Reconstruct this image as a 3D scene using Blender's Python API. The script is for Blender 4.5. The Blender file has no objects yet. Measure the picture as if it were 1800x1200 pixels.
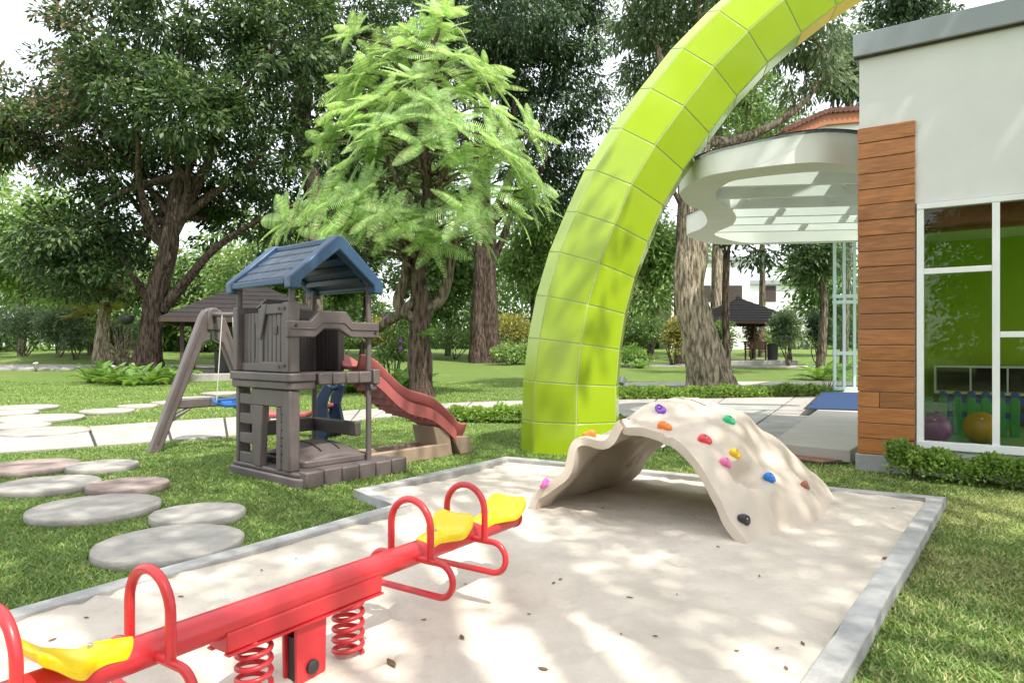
import bpy, bmesh, math, random
import numpy as np
from mathutils import Vector, Matrix, noise

random.seed(7)
rng = np.random.default_rng(11)
scn = bpy.context.scene
col = scn.collection
R = math.radians

# ---------------------------------------------------------------- camera, sky, sun, exposure
F_PX, HZ, CAM_Z = 1220.0, 610.0, 1.25          # focal length and horizon row in the 1800 px wide photograph
cd = bpy.data.cameras.new('camera'); cam = bpy.data.objects.new('camera', cd); col.objects.link(cam)
cam.location = (0, 0, CAM_Z); cam.rotation_euler = (R(90), 0, 0)
cd.sensor_width = 36.0; cd.lens = 36.0 * F_PX / 1800.0
cd.shift_y = (HZ - 600.0) / 1800.0
cd.clip_end = 2000; cd.clip_start = 0.05
scn.camera = cam

TO_SUN = Vector((0.33, -0.40, 0.855)).normalized()
w = bpy.data.worlds.new('World'); scn.world = w; w.use_nodes = True
nt = w.node_tree; nt.nodes.clear()
sky = nt.nodes.new('ShaderNodeTexSky'); sky.sky_type = 'NISHITA'; sky.sun_disc = False
sky.sun_elevation = math.asin(TO_SUN.z); sky.sun_rotation = math.atan2(TO_SUN.x, TO_SUN.y)
sky.air_density = 1.0; sky.dust_density = 3.0; sky.ozone_density = 1.0; sky.altitude = 20
haze_mix = nt.nodes.new('ShaderNodeMixRGB'); haze_mix.blend_type = 'MIX'
haze_mix.inputs[0].default_value = 0.6          # bright thin overcast veil, even over the whole sky
haze_mix.inputs[2].default_value = (10.0, 10.2, 10.4, 1)
bg = nt.nodes.new('ShaderNodeBackground'); bg.inputs[1].default_value = 0.15
wo = nt.nodes.new('ShaderNodeOutputWorld')
nt.links.new(sky.outputs[0], haze_mix.inputs[1]); nt.links.new(haze_mix.outputs[0], bg.inputs[0]); nt.links.new(bg.outputs[0], wo.inputs[0])

sl = bpy.data.lights.new('sun', 'SUN'); sl.energy = 3.6; sl.angle = R(0.6); sl.color = (1.0, 0.955, 0.87)
sun = bpy.data.objects.new('sun', sl); col.objects.link(sun)
sun.rotation_euler = (-TO_SUN).to_track_quat('-Z', 'Y').to_euler(); sun.location = TO_SUN * 60

vs = scn.view_settings
vs.view_transform = 'Standard'; vs.look = 'None'; vs.gamma = 1.0; vs.use_curve_mapping = False
vs.exposure = 0.8
scn.render.engine = 'CYCLES'
scn.cycles.use_denoising = True
try: scn.cycles.denoiser = 'OPENIMAGEDENOISE'
except Exception: pass
scn.cycles.max_bounces = 7; scn.cycles.transparent_max_bounces = 12
scn.cycles.diffuse_bounces = 4; scn.cycles.caustics_reflective = False; scn.cycles.caustics_refractive = False
scn.cycles.sample_clamp_indirect = 8.0

# ---------------------------------------------------------------- helpers
def terrain(x, y):
    z = 0.028 * np.clip(np.asarray(y, float) - 22, 0, 38)
    z = z + 0.55 * np.exp(-(((np.asarray(x, float) + 22) / 7.0) ** 2 + ((np.asarray(y, float) - 33) / 4.0) ** 2))
    return z
def tz(x, y): return float(terrain(x, y))
def PX(x, y, Y):                                  # pixel at a known distance
    return Vector(((x - 900) / F_PX * Y, Y, CAM_Z + (HZ - y) / F_PX * Y))
def GP(x, y, z=0.0):                              # pixel on level ground at height z
    d = (CAM_Z - z) * F_PX / (y - HZ)
    return Vector(((x - 900) / F_PX * d, d, z))

def tag(o, label, cat=None, group=None, kind=None):
    if label: o['label'] = label
    if cat: o['category'] = cat
    if group: o['group'] = group
    if kind: o['kind'] = kind
    return o
def thing(name, label, cat, loc, group=None):
    o = bpy.data.objects.new(name, None); col.objects.link(o); o.location = loc
    o.empty_display_size = 0.2
    return tag(o, label, cat, group)
def root_loc(p):
    v = Vector((0, 0, 0))
    while p is not None:
        v += Vector(p.location); p = p.parent
    return v

class MB:
    def __init__(s): s.v = []; s.f = []
    def add(s, vs, fs):
        b = len(s.v); s.v.extend([tuple(p) for p in vs]); s.f.extend([tuple(i + b for i in f) for f in fs]); return s
    def hexa(s, p):                                # 8 points: 4 bottom then 4 top
        return s.add(p, [(3, 2, 1, 0), (4, 5, 6, 7), (0, 1, 5, 4), (1, 2, 6, 5), (2, 3, 7, 6), (3, 0, 4, 7)])
    def box(s, x0, x1, y0, y1, z0, z1, fr=None):
        q = [(x0, y0), (x1, y0), (x1, y1), (x0, y1)]
        pts = [(a, b, z) for z in (z0, z1) for a, b in q]
        if fr: pts = [fr(*p) for p in pts]
        return s.hexa(pts)
    def extrude(s, pts, vec):
        vec = Vector(vec); n = len(pts); a = [Vector(p) for p in pts]; b = [p + vec for p in a]
        fs = [tuple(range(n))[::-1], tuple(range(n, 2 * n))] + [(i, (i + 1) % n, n + (i + 1) % n, n + i) for i in range(n)]
        return s.add(a + b, fs)
    def tube(s, pts, rad, k=10, cap=True, closed=False, jit=0.0, seed=0):
        pts = [Vector(p) for p in pts]; n = len(pts)
        if not hasattr(rad, '__len__'): rad = [rad] * n
        t0 = (pts[1] - pts[0]).normalized()
        up = Vector((0, 0, 1)) if abs(t0.z) < 0.9 else Vector((1, 0, 0))
        x = t0.cross(up).normalized(); vs = []; rr = random.Random(seed)
        for i in range(n):
            if closed: t = pts[(i + 1) % n] - pts[i - 1]
            else: t = pts[min(i + 1, n - 1)] - pts[max(i - 1, 0)]
            t.normalize(); x = (x - t * x.dot(t)).normalized(); y = t.cross(x)
            for j in range(k):
                a = 2 * math.pi * j / k; r = rad[i] * (1 + (2.2 * jit * noise.noise(Vector((math.cos(a) * 1.3 + seed, math.sin(a) * 1.3, i * .12))) + 2.0 * jit * noise.noise(Vector((math.cos(a) * 4.5 + seed, math.sin(a) * 4.5, i * .22))) if jit else 0))
                vs.append(pts[i] + (x * math.cos(a) + y * math.sin(a)) * r)
        fs = []
        for i in range(n if closed else n - 1):
            i2 = (i + 1) % n
            for j in range(k):
                j2 = (j + 1) % k; fs.append((i * k + j, i * k + j2, i2 * k + j2, i2 * k + j))
        if cap and not closed:
            fs.append(tuple(range(k))[::-1]); fs.append(tuple((n - 1) * k + j for j in range(k)))
        return s.add(vs, fs)
    def lathe(s, c, prof, k=24):                   # profile of (r, z)
        vs = []; c = Vector(c)
        for r, z in prof:
            for j in range(k):
                a = 2 * math.pi * j / k; vs.append(c + Vector((r * math.cos(a), r * math.sin(a), z)))
        n = len(prof)
        fs = [(i * k + j, i * k + (j + 1) % k, (i + 1) * k + (j + 1) % k, (i + 1) * k + j) for i in range(n - 1) for j in range(k)]
        fs.append(tuple(range(k))[::-1]); fs.append(tuple((n - 1) * k + j for j in range(k)))
        return s.add(vs, fs)
    def build(s, name, mat, parent=None, smooth=None, bevel=0, fix=True, seg=2):
        me = bpy.data.meshes.new(name); off = root_loc(parent)
        me.from_pydata([tuple(Vector(p) - off) for p in s.v], [], s.f); me.update()
        if fix:
            b = bmesh.new(); b.from_mesh(me); bmesh.ops.recalc_face_normals(b, faces=b.faces); b.to_mesh(me); b.free()
        if smooth is not None:
            me.shade_smooth(); me.set_sharp_from_angle(angle=R(smooth))
        me.materials.append(mat)
        o = bpy.data.objects.new(name, me); col.objects.link(o)
        if parent is not None: o.parent = parent
        if bevel:
            m = o.modifiers.new('bevel', 'BEVEL'); m.width = bevel; m.segments = seg; m.limit_method = 'ANGLE'; m.angle_limit = R(40)
            m.harden_normals = False
            me.shade_smooth(); me.set_sharp_from_angle(angle=R(60))
        return o

def struct(name, mb, mat, smooth=None, parent=None, bevel=0, kind='structure'):
    o = mb.build(name, mat, parent, smooth, bevel)
    if parent is None: o['kind'] = kind
    return o

def np_mesh(name, V, Fq, mat, parent=None, smooth=False):
    """V (n,3) array in world space, Fq (m,k) array of face corners"""
    off = np.array(root_loc(parent)); V = np.asarray(V, np.float32) - off.astype(np.float32)
    me = bpy.data.meshes.new(name); m, k = Fq.shape
    me.vertices.add(len(V)); me.vertices.foreach_set('co', V.ravel())
    me.loops.add(m * k); me.loops.foreach_set('vertex_index', Fq.astype(np.int32).ravel())
    me.polygons.add(m); me.polygons.foreach_set('loop_start', np.arange(0, m * k, k, dtype=np.int32))
    try: me.polygons.foreach_set('loop_total', np.full(m, k, np.int32))
    except Exception: pass
    me.update(calc_edges=True); me.materials.append(mat)
    if smooth: me.shade_smooth()
    o = bpy.data.objects.new(name, me); col.objects.link(o)
    if parent is not None: o.parent = parent
    return o

class Frame:
    def __init__(s, o, u):
        s.o = Vector((o[0], o[1])); s.u = Vector(u).normalized(); s.w = Vector((-s.u.y, s.u.x))
    def __call__(s, a, b, z):
        p = s.o + s.u * a + s.w * b; return (p.x, p.y, z)

def smooth_curve(pts, n=8, closed=False):
    P = [Vector(p) for p in pts]; out = []; m = len(P)
    for i in range(m if closed else m - 1):
        p0 = P[(i - 1) % m] if closed else P[max(i - 1, 0)]; p1 = P[i]; p2 = P[(i + 1) % m]
        p3 = P[(i + 2) % m] if closed else P[min(i + 2, m - 1)]
        for j in range(n):
            t = j / n
            out.append(0.5 * ((2 * p1) + (p2 - p0) * t + (2 * p0 - 5 * p1 + 4 * p2 - p3) * t * t + (3 * p1 - p0 - 3 * p2 + p3) * t ** 3))
    if not closed: out.append(P[-1])
    return out

def in_poly(X, Y, poly):
    X = np.asarray(X, float); Y = np.asarray(Y, float); ins = np.zeros(X.shape, bool); n = len(poly)
    for i in range(n):
        x1, y1 = poly[i][0], poly[i][1]; x2, y2 = poly[(i + 1) % n][0], poly[(i + 1) % n][1]
        if y1 == y2: continue
        c = ((y1 > Y) != (y2 > Y)) & (X < (x2 - x1) * (Y - y1) / (y2 - y1) + x1); ins ^= c
    return ins

# ---------------------------------------------------------------- materials
def M(name, c, rough=0.6, var=0.18, scale=4.0, bump=0.0, bscale=60.0, metal=0.0, coat=0.0, spec=0.5, rnd=0.0, c2=None, stretch=None, detail=6, sss=0.0):
    m = bpy.data.materials.new(name); m.use_nodes = True; n = m.node_tree.nodes; l = m.node_tree.links
    b = n['Principled BSDF']; b.inputs['Roughness'].default_value = rough; b.inputs['Metallic'].default_value = metal
    b.inputs['Coat Weight'].default_value = coat; b.inputs['Coat Roughness'].default_value = 0.12; b.inputs['Specular IOR Level'].default_value = spec
    tc = n.new('ShaderNodeTexCoord'); vec = tc.outputs['Object']
    if stretch:
        mp = n.new('ShaderNodeMapping'); mp.inputs['Scale'].default_value = stretch; l.new(vec, mp.inputs[0]); vec = mp.outputs[0]
    ns = n.new('ShaderNodeTexNoise'); ns.inputs['Scale'].default_value = scale; ns.inputs['Detail'].default_value = detail; ns.inputs['Roughness'].default_value = 0.62
    l.new(vec, ns.inputs['Vector'])
    cr = n.new('ShaderNodeValToRGB'); l.new(ns.outputs['Fac'], cr.inputs[0])
    a = [max(0, x * (1 - var)) for x in c]; d = [min(1, x * (1 + var)) for x in (c2 or c)]
    cr.color_ramp.elements[0].position = 0.3; cr.color_ramp.elements[1].position = 0.7
    cr.color_ramp.elements[0].color = (*a, 1); cr.color_ramp.elements[1].color = (*d, 1)
    out = cr.outputs[0]
    if rnd:
        oi = n.new('ShaderNodeObjectInfo'); mr = n.new('ShaderNodeMapRange'); mr.inputs['To Min'].default_value = 1 - rnd; mr.inputs['To Max'].default_value = 1 + rnd
        l.new(oi.outputs['Random'], mr.inputs['Value']); hs = n.new('ShaderNodeHueSaturation'); l.new(out, hs.inputs['Color']); l.new(mr.outputs[0], hs.inputs['Value']); out = hs.outputs[0]
    l.new(out, b.inputs['Base Color'])
    if bump:
        n2 = n.new('ShaderNodeTexNoise'); n2.inputs['Scale'].default_value = bscale; n2.inputs['Detail'].default_value = 8; l.new(vec, n2.inputs['Vector'])
        bp = n.new('ShaderNodeBump'); bp.inputs['Strength'].default_value = bump; bp.inputs['Distance'].default_value = 0.02
        l.new(n2.outputs['Fac'], bp.inputs['Height']); l.new(bp.outputs[0], b.inputs['Normal'])
        rr = n.new('ShaderNodeMapRange'); rr.inputs['To Min'].default_value = max(0.05, rough - 0.08); rr.inputs['To Max'].default_value = min(1, rough + 0.08)
        l.new(ns.outputs['Fac'], rr.inputs['Value']); l.new(rr.outputs[0], b.inputs['Roughness'])
    return m

def leaf_mat(name, c1, c2, c3=None, rough=0.42, trans=0.35, spec=0.4):
    m = bpy.data.materials.new(name); m.use_nodes = True; n = m.node_tree.nodes; l = m.node_tree.links
    b = n['Principled BSDF']; b.inputs['Roughness'].default_value = rough; b.inputs['Specular IOR Level'].default_value = spec
    g = n.new('ShaderNodeNewGeometry'); cr = n.new('ShaderNodeValToRGB'); l.new(g.outputs['Random Per Island'], cr.inputs[0])
    e = cr.color_ramp.elements; e[0].color = (*c1, 1); e[1].color = (*c2, 1); e[1].position = 0.9
    if c3: x = e.new(1.0); x.color = (*c3, 1)
    tc = n.new('ShaderNodeTexCoord'); ns = n.new('ShaderNodeTexNoise'); ns.inputs['Scale'].default_value = 0.9; l.new(tc.outputs['Object'], ns.inputs['Vector'])
    hs = n.new('ShaderNodeHueSaturation'); mr = n.new('ShaderNodeMapRange'); mr.inputs['From Min'].default_value = 0.3; mr.inputs['From Max'].default_value = 0.7
    mr.inputs['To Min'].default_value = 0.8; mr.inputs['To Max'].default_value = 1.25
    l.new(ns.outputs['Fac'], mr.inputs['Value']); l.new(mr.outputs[0], hs.inputs['Value']); l.new(cr.outputs[0], hs.inputs['Color'])
    l.new(hs.outputs[0], b.inputs['Base Color'])
    t = n.new('ShaderNodeBsdfTranslucent'); h2 = n.new('ShaderNodeHueSaturation'); h2.inputs['Hue'].default_value = 0.485; h2.inputs['Saturation'].default_value = 1.1; h2.inputs['Value'].default_value = 1.5
    l.new(hs.outputs[0], h2.inputs['Color']); l.new(h2.outputs[0], t.inputs[0])
    mx = n.new('ShaderNodeMixShader'); mx.inputs[0].default_value = trans; l.new(b.outputs[0], mx.inputs[1]); l.new(t.outputs[0], mx.inputs[2])
    l.new(mx.outputs[0], n['Material Output'].inputs[0])
    return m

def glass_mat(name, tint=(0.93, 0.97, 0.95), ior=1.5, base=0.0):
    m = bpy.data.materials.new(name); m.use_nodes = True; n = m.node_tree.nodes; l = m.node_tree.links
    for x in list(n):
        if x.type == 'BSDF_PRINCIPLED': n.remove(x)
    t = n.new('ShaderNodeBsdfTransparent'); t.inputs[0].default_value = (*tint, 1)
    g = n.new('ShaderNodeBsdfGlossy'); g.inputs['Roughness'].default_value = 0.01
    f = n.new('ShaderNodeFresnel'); f.inputs[0].default_value = ior
    fac = f.outputs[0]
    if base:
        ad = n.new('ShaderNodeMath'); ad.operation = 'ADD'; ad.inputs[1].default_value = base; l.new(fac, ad.inputs[0]); fac = ad.outputs[0]
    mx = n.new('ShaderNodeMixShader'); l.new(fac, mx.inputs[0]); l.new(t.outputs[0], mx.inputs[1]); l.new(g.outputs[0], mx.inputs[2])
    l.new(mx.outputs[0], n['Material Output'].inputs[0]); return m

def lawn_mat():
    m = bpy.data.materials.new('lawn'); m.use_nodes = True; n = m.node_tree.nodes; l = m.node_tree.links
    b = n['Principled BSDF']; b.inputs['Roughness'].default_value = 0.85; b.inputs['Specular IOR Level'].default_value = 0.2
    tc = n.new('ShaderNodeTexCoord')
    def noise_n(s, d=6):
        x = n.new('ShaderNodeTexNoise'); x.inputs['Scale'].default_value = s; x.inputs['Detail'].default_value = d; x.inputs['Roughness'].default_value = 0.65; l.new(tc.outputs['Object'], x.inputs['Vector']); return x
    a = noise_n(22, 8); cr = n.new('ShaderNodeValToRGB'); l.new(a.outputs['Fac'], cr.inputs[0])
    cr.color_ramp.elements[0].position = 0.3; cr.color_ramp.elements[1].position = 0.72
    cr.color_ramp.elements[0].color = (0.075, 0.13, 0.025, 1); cr.color_ramp.elements[1].color = (0.19, 0.28, 0.065, 1)
    b2 = noise_n(0.9, 5); cr2 = n.new('ShaderNodeValToRGB'); l.new(b2.outputs['Fac'], cr2.inputs[0])
    cr2.color_ramp.elements[0].position = 0.52; cr2.color_ramp.elements[1].position = 0.72
    cr2.color_ramp.elements[0].color = (0, 0, 0, 1); cr2.color_ramp.elements[1].color = (0.6, 0.6, 0.6, 1)
    mx = n.new('ShaderNodeMixRGB'); mx.inputs[2].default_value = (0.25, 0.235, 0.10, 1); l.new(cr2.outputs[0], mx.inputs[0]); l.new(cr.outputs[0], mx.inputs[1])
    l.new(mx.outputs[0], b.inputs['Base Color'])
    c = noise_n(120, 6); bp = n.new('ShaderNodeBump'); bp.inputs['Strength'].default_value = 0.9; bp.inputs['Distance'].default_value = 0.03
    l.new(c.outputs['Fac'], bp.inputs['Height']); l.new(bp.outputs[0], b.inputs['Normal'])
    return m

def wood_mat():
    m = bpy.data.materials.new('wood_cladding'); m.use_nodes = True; n = m.node_tree.nodes; l = m.node_tree.links
    b = n['Principled BSDF']; b.inputs['Roughness'].default_value = 0.42; b.inputs['Coat Weight'].default_value = 0.15
    tc = n.new('ShaderNodeTexCoord'); oi = n.new('ShaderNodeObjectInfo')
    ad = n.new('ShaderNodeVectorMath'); ad.operation = 'MULTIPLY_ADD'; ad.inputs[1].default_value = (3, 3, 26); cb = n.new('ShaderNodeCombineXYZ')
    ml = n.new('ShaderNodeMath'); ml.operation = 'MULTIPLY'; ml.inputs[1].default_value = 90; l.new(oi.outputs['Random'], ml.inputs[0]); l.new(ml.outputs[0], cb.inputs[0])
    l.new(tc.outputs['Object'], ad.inputs[0]); l.new(cb.outputs[0], ad.inputs[2])
    ns = n.new('ShaderNodeTexNoise'); ns.inputs['Scale'].default_value = 1.6; ns.inputs['Detail'].default_value = 9; ns.inputs['Distortion'].default_value = 0.6; l.new(ad.outputs[0], ns.inputs['Vector'])
    cr = n.new('ShaderNodeValToRGB'); l.new(ns.outputs['Fac'], cr.inputs[0]); e = cr.color_ramp.elements
    e[0].position = 0.3; e[0].color = (0.26, 0.088, 0.021, 1); e[1].position = 0.7; e[1].color = (0.46, 0.178, 0.044, 1)
    mr = n.new('ShaderNodeMapRange'); mr.inputs['To Min'].default_value = 0.78; mr.inputs['To Max'].default_value = 1.18; l.new(oi.outputs['Random'], mr.inputs['Value'])
    hs = n.new('ShaderNodeHueSaturation'); l.new(mr.outputs[0], hs.inputs['Value']); l.new(cr.outputs[0], hs.inputs['Color']); l.new(hs.outputs[0], b.inputs['Base Color'])
    bp = n.new('ShaderNodeBump'); bp.inputs['Strength'].default_value = 0.15; bp.inputs['Distance'].default_value = 0.01; l.new(ns.outputs['Fac'], bp.inputs['Height']); l.new(bp.outputs[0], b.inputs['Normal'])
    return m

def bark_mat(name, c1, c2, scale=3.0):
    m = M(name, c1, 0.92, 0.38, scale, bump=1.0, bscale=3.2, c2=c2, stretch=(5, 5, 0.9), spec=0.15, detail=12); [setattr(x.inputs['Distance'], 'default_value', .12) for x in m.node_tree.nodes if x.type == 'BUMP']; [(setattr(x.color_ramp.elements[0], 'position', .40), setattr(x.color_ramp.elements[1], 'position', .60)) for x in m.node_tree.nodes if x.type == 'VALTORGB']; return m

mt = {}
mt['lawn'] = lawn_mat()
mt['sand'] = M('sand', (0.515, 0.455, 0.38), 0.95, 0.11, 2.2, bump=0.55, bscale=30, spec=0.15, c2=(0.575, 0.515, 0.435), detail=9)
mt['kerb'] = M('kerb_concrete', (0.37, 0.365, 0.35), 0.9, 0.36, 3.5, bump=0.3, bscale=70, spec=0.2, detail=9)
mt['slab'] = M('path_concrete', (0.345, 0.325, 0.295), 0.9, 0.2, 2.5, bump=0.2, bscale=60, spec=0.2, rnd=0.07, detail=9)
mt['dirt'] = M('dark_joint', (0.05, 0.045, 0.035), 0.95, 0.3, 8)
mt['stone'] = M('stepping_stone_concrete', (0.34, 0.32, 0.285), 0.92, 0.26, 3.2, bump=0.35, bscale=55, spec=0.2, rnd=0.06, detail=9)
mt['stone_red'] = M('stepping_stone_pink', (0.28, 0.19, 0.16), 0.92, 0.24, 3.4, bump=0.35, bscale=55, spec=0.2, c2=(0.30, 0.25, 0.225), detail=9)
mt['red'] = M('red_enamel', (0.54, 0.028, 0.034), 0.36, 0.13, 5, coat=0.12, bump=0.025, bscale=18)
mt['yellow'] = M('yellow_plastic', (0.83, 0.60, 0.004), 0.3, 0.05, 4, coat=0.1)
mt['steel'] = M('bolt_steel', (0.55, 0.55, 0.56), 0.35, 0.1, 20, metal=0.9)
mt['black'] = M('black_rubber', (0.022, 0.022, 0.024), 0.5, 0.2, 8)
mt['lime'] = M('lime_tile', (0.32, 0.445, 0.012), 0.17, 0.08, 1.3, coat=0.35, rnd=0.035, bump=0.012, bscale=5)
mt['grout'] = M('tile_grout', (0.40, 0.48, 0.20), 0.8, 0.1, 12)
mt['lemon'] = M('yellow_trim', (0.80, 0.55, 0.06), 0.35, 0.06, 5)
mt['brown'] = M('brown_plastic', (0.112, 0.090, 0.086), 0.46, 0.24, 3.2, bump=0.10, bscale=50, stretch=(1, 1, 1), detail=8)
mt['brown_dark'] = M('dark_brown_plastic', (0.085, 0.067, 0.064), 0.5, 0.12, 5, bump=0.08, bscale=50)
mt['blue_roof'] = M('blue_plastic_roof', (0.030, 0.074, 0.145), 0.42, 0.14, 4, bump=0.05, bscale=60, rnd=0.05)
mt['roof_shingle'] = M('sky_sheen_shingle', (0.062, 0.088, 0.125), 0.5, 0.16, 5, bump=0.08, bscale=60, rnd=0.1)  # greyer and paler than the gables: sky sheen mixed into the colour
mt['blue'] = M('blue_plastic', (0.02, 0.11, 0.36), 0.35, 0.08, 6)
mt['navy'] = M('navy_plastic', (0.010, 0.021, 0.058), 0.4, 0.08, 6)
mt['slide'] = M('faded_red_slide', (0.37, 0.10, 0.098), 0.45, 0.10, 4, bump=0.04, bscale=60)
mt['tan'] = M('tan_plastic', (0.34, 0.245, 0.185), 0.5, 0.12, 5, bump=0.05, bscale=60)
mt['rope'] = M('white_rope', (0.6, 0.57, 0.5), 0.9, 0.1, 30)
mt['rock'] = M('cream_climber_plastic', (0.53, 0.445, 0.36), 0.5, 0.07, 2.6, bump=0.05, bscale=12, c2=(0.57, 0.49, 0.40), detail=8)
mt['wall_white'] = M('white_painted_wall', (0.72, 0.71, 0.68), 0.75, 0.05, 1.4, bump=0.05, bscale=90, detail=9)
mt['white'] = M('white_paint', (0.83, 0.83, 0.81), 0.4, 0.03, 3)
mt['offwhite'] = M('canopy_white', (0.76, 0.745, 0.70), 0.6, 0.05, 2)
mt['fascia'] = M('grey_metal_fascia', (0.30, 0.325, 0.345), 0.5, 0.05, 2)
mt['wood'] = wood_mat()
mt['plinth'] = M('grey_plinth', (0.33, 0.33, 0.33), 0.7, 0.12, 5, bump=0.1)
mt['deck'] = M('terrace_screed', (0.43, 0.395, 0.35), 0.8, 0.10, 2.2, bump=0.1, bscale=50, detail=9)
mt['brick'] = M('red_brick_edge', (0.27, 0.13, 0.09), 0.9, 0.25, 6, bump=0.3)
mt['mat_blue'] = M('blue_door_mat', (0.010, 0.038, 0.115), 0.95, 0.15, 30, bump=0.4, bscale=220)
mt['orange_wood'] = M('orange_fascia_board', (0.36, 0.13, 0.055), 0.6, 0.12, 5)
mt['roof_tile'] = M('red_roof_tile', (0.19, 0.085, 0.065), 0.8, 0.25, 5, bump=0.2, rnd=0.12)
mt['shingle'] = M('brown_shingle_roof', (0.020, 0.016, 0.016), 0.95, 0.3, 3.5, bump=0.5, bscale=20, rnd=0.1)  # nearly black: tree shade over the left pavilion worked into the colour
mt['timber'] = M('dark_timber', (0.055, 0.032, 0.024), 0.7, 0.2, 6)
mt['bench'] = M('red_brown_bench', (0.17, 0.06, 0.04), 0.6, 0.15, 8)
mt['lime_wall'] = M('lime_wall_paint', (0.42, 0.58, 0.03), 0.7, 0.04, 2)
mt['cubby'] = M('dark_cubby', (0.05, 0.035, 0.03), 0.7, 0.3, 6)
mt['toy_blue'] = M('toy_blue', (0.015, 0.05, 0.32), 0.4, 0.05, 6)
mt['toy_green'] = M('toy_green', (0.02, 0.30, 0.06), 0.4, 0.05, 6)
mt['toy_yellow'] = M('toy_yellow', (0.62, 0.47, 0.02), 0.4, 0.05, 6)
mt['toy_red'] = M('toy_red', (0.5, 0.03, 0.03), 0.4, 0.05, 6)
mt['toy_purple'] = M('toy_purple', (0.24, 0.035, 0.20), 0.35, 0.05, 6)
mt['toy_amber'] = M('toy_amber', (0.55, 0.30, 0.02), 0.35, 0.05, 6)
mt['floor_mat'] = M('teal_floor_mat', (0.06, 0.36, 0.28), 0.7, 0.1, 3, c2=(0.35, 0.50, 0.10))
mt['glass'] = glass_mat('window_glass', (0.96, 0.97, 0.96), 1.4)
mt['canopy_glass'] = glass_mat('canopy_glass', (0.90, 0.97, 0.95), 1.4, 0.0)
mt['mint'] = M('pale_mint_frame', (0.50, 0.62, 0.58), 0.45, 0.05, 3)
mt['bark'] = bark_mat('bark_brown', (0.078, 0.062, 0.046), (0.165, 0.135, 0.10))
mt['bark_pale'] = bark_mat('bark_pale', (0.17, 0.135, 0.095), (0.33, 0.275, 0.20), 3.0)
mt['bark_dark'] = bark_mat('bark_dark', (0.05, 0.036, 0.028), (0.10, 0.072, 0.055))
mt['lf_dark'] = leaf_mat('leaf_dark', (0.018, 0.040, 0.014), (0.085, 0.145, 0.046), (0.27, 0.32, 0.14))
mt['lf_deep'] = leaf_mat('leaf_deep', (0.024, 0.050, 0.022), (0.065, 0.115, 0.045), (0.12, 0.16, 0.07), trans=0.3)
mt['lf_mid'] = leaf_mat('leaf_mid', (0.065, 0.13, 0.035), (0.19, 0.30, 0.085), (0.30, 0.36, 0.14))
mt['lf_light'] = leaf_mat('leaf_light', (0.12, 0.22, 0.06), (0.30, 0.43, 0.14), (0.42, 0.47, 0.19), trans=0.42)
mt['lf_fern'] = leaf_mat('leaf_fern', (0.08, 0.18, 0.035), (0.22, 0.35, 0.08), None, trans=0.4)
mt['lf_frond'] = leaf_mat('leaf_frond', (0.17, 0.31, 0.09), (0.42, 0.57, 0.23), (0.56, 0.56, 0.20), trans=0.42, rough=0.5)
mt['lf_hedge'] = leaf_mat('leaf_hedge', (0.10, 0.19, 0.035), (0.28, 0.41, 0.10), (0.38, 0.48, 0.16))
mt['lf_yellow'] = leaf_mat('leaf_yellow', (0.16, 0.19, 0.035), (0.38, 0.36, 0.10), (0.5, 0.42, 0.16))
mt['lf_grey'] = leaf_mat('leaf_grey_green', (0.06, 0.105, 0.045), (0.17, 0.24, 0.115), (0.32, 0.36, 0.23))
mt['lf_pink'] = leaf_mat('leaf_pinkish', (0.15, 0.10, 0.06), (0.26, 0.19, 0.12), None)
mt['grass'] = leaf_mat('grass_blade', (0.075, 0.145, 0.030), (0.22, 0.335, 0.085), (0.42, 0.41, 0.20), rough=0.55, trans=0.3, spec=0.25)
mt['grass_dry'] = leaf_mat('grass_straw', (0.23, 0.26, 0.09), (0.44, 0.45, 0.20), (0.56, 0.49, 0.30), rough=0.6, trans=0.3, spec=0.2)
mt['dry'] = M('dry_leaf', (0.16, 0.085, 0.035), 0.8, 0.3, 20, rnd=0.3)
mt['violet'] = M('violet_petal', (0.35, 0.06, 0.45), 0.5, 0.1, 10)
mt['pot'] = M('dark_pot', (0.03, 0.032, 0.03), 0.6, 0.2, 8)
mt['lamp_grey'] = M('lamp_grey_metal', (0.35, 0.36, 0.37), 0.4, 0.1, 12, metal=0.4)
# ---------------------------------------------------------------- setting: lawn, sandbox, path, terrace
def grid_axis(segs):
    out = []
    for a, b, n in segs: out += list(np.linspace(a, b, n, endpoint=False))
    return np.array(out + [segs[-1][1]])
gx = grid_axis([(-400, -60, 8), (-60, 60, 100), (60, 400, 8)]); gy = grid_axis([(-300, -10, 8), (-10, 70, 90), (70, 600, 10)])
GX, GY = np.meshgrid(gx, gy); nx, ny = len(gx), len(gy)
LV = np.stack([GX.ravel(), GY.ravel(), terrain(GX, GY).ravel()], 1)
idx = np.arange(nx * ny).reshape(ny, nx)
LF = np.stack([idx[:-1, :-1].ravel(), idx[:-1, 1:].ravel(), idx[1:, 1:].ravel(), idx[1:, :-1].ravel()], 1)
lawn = np_mesh('lawn', LV, LF, mt['lawn'], None, True); lawn['kind'] = 'structure'

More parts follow.
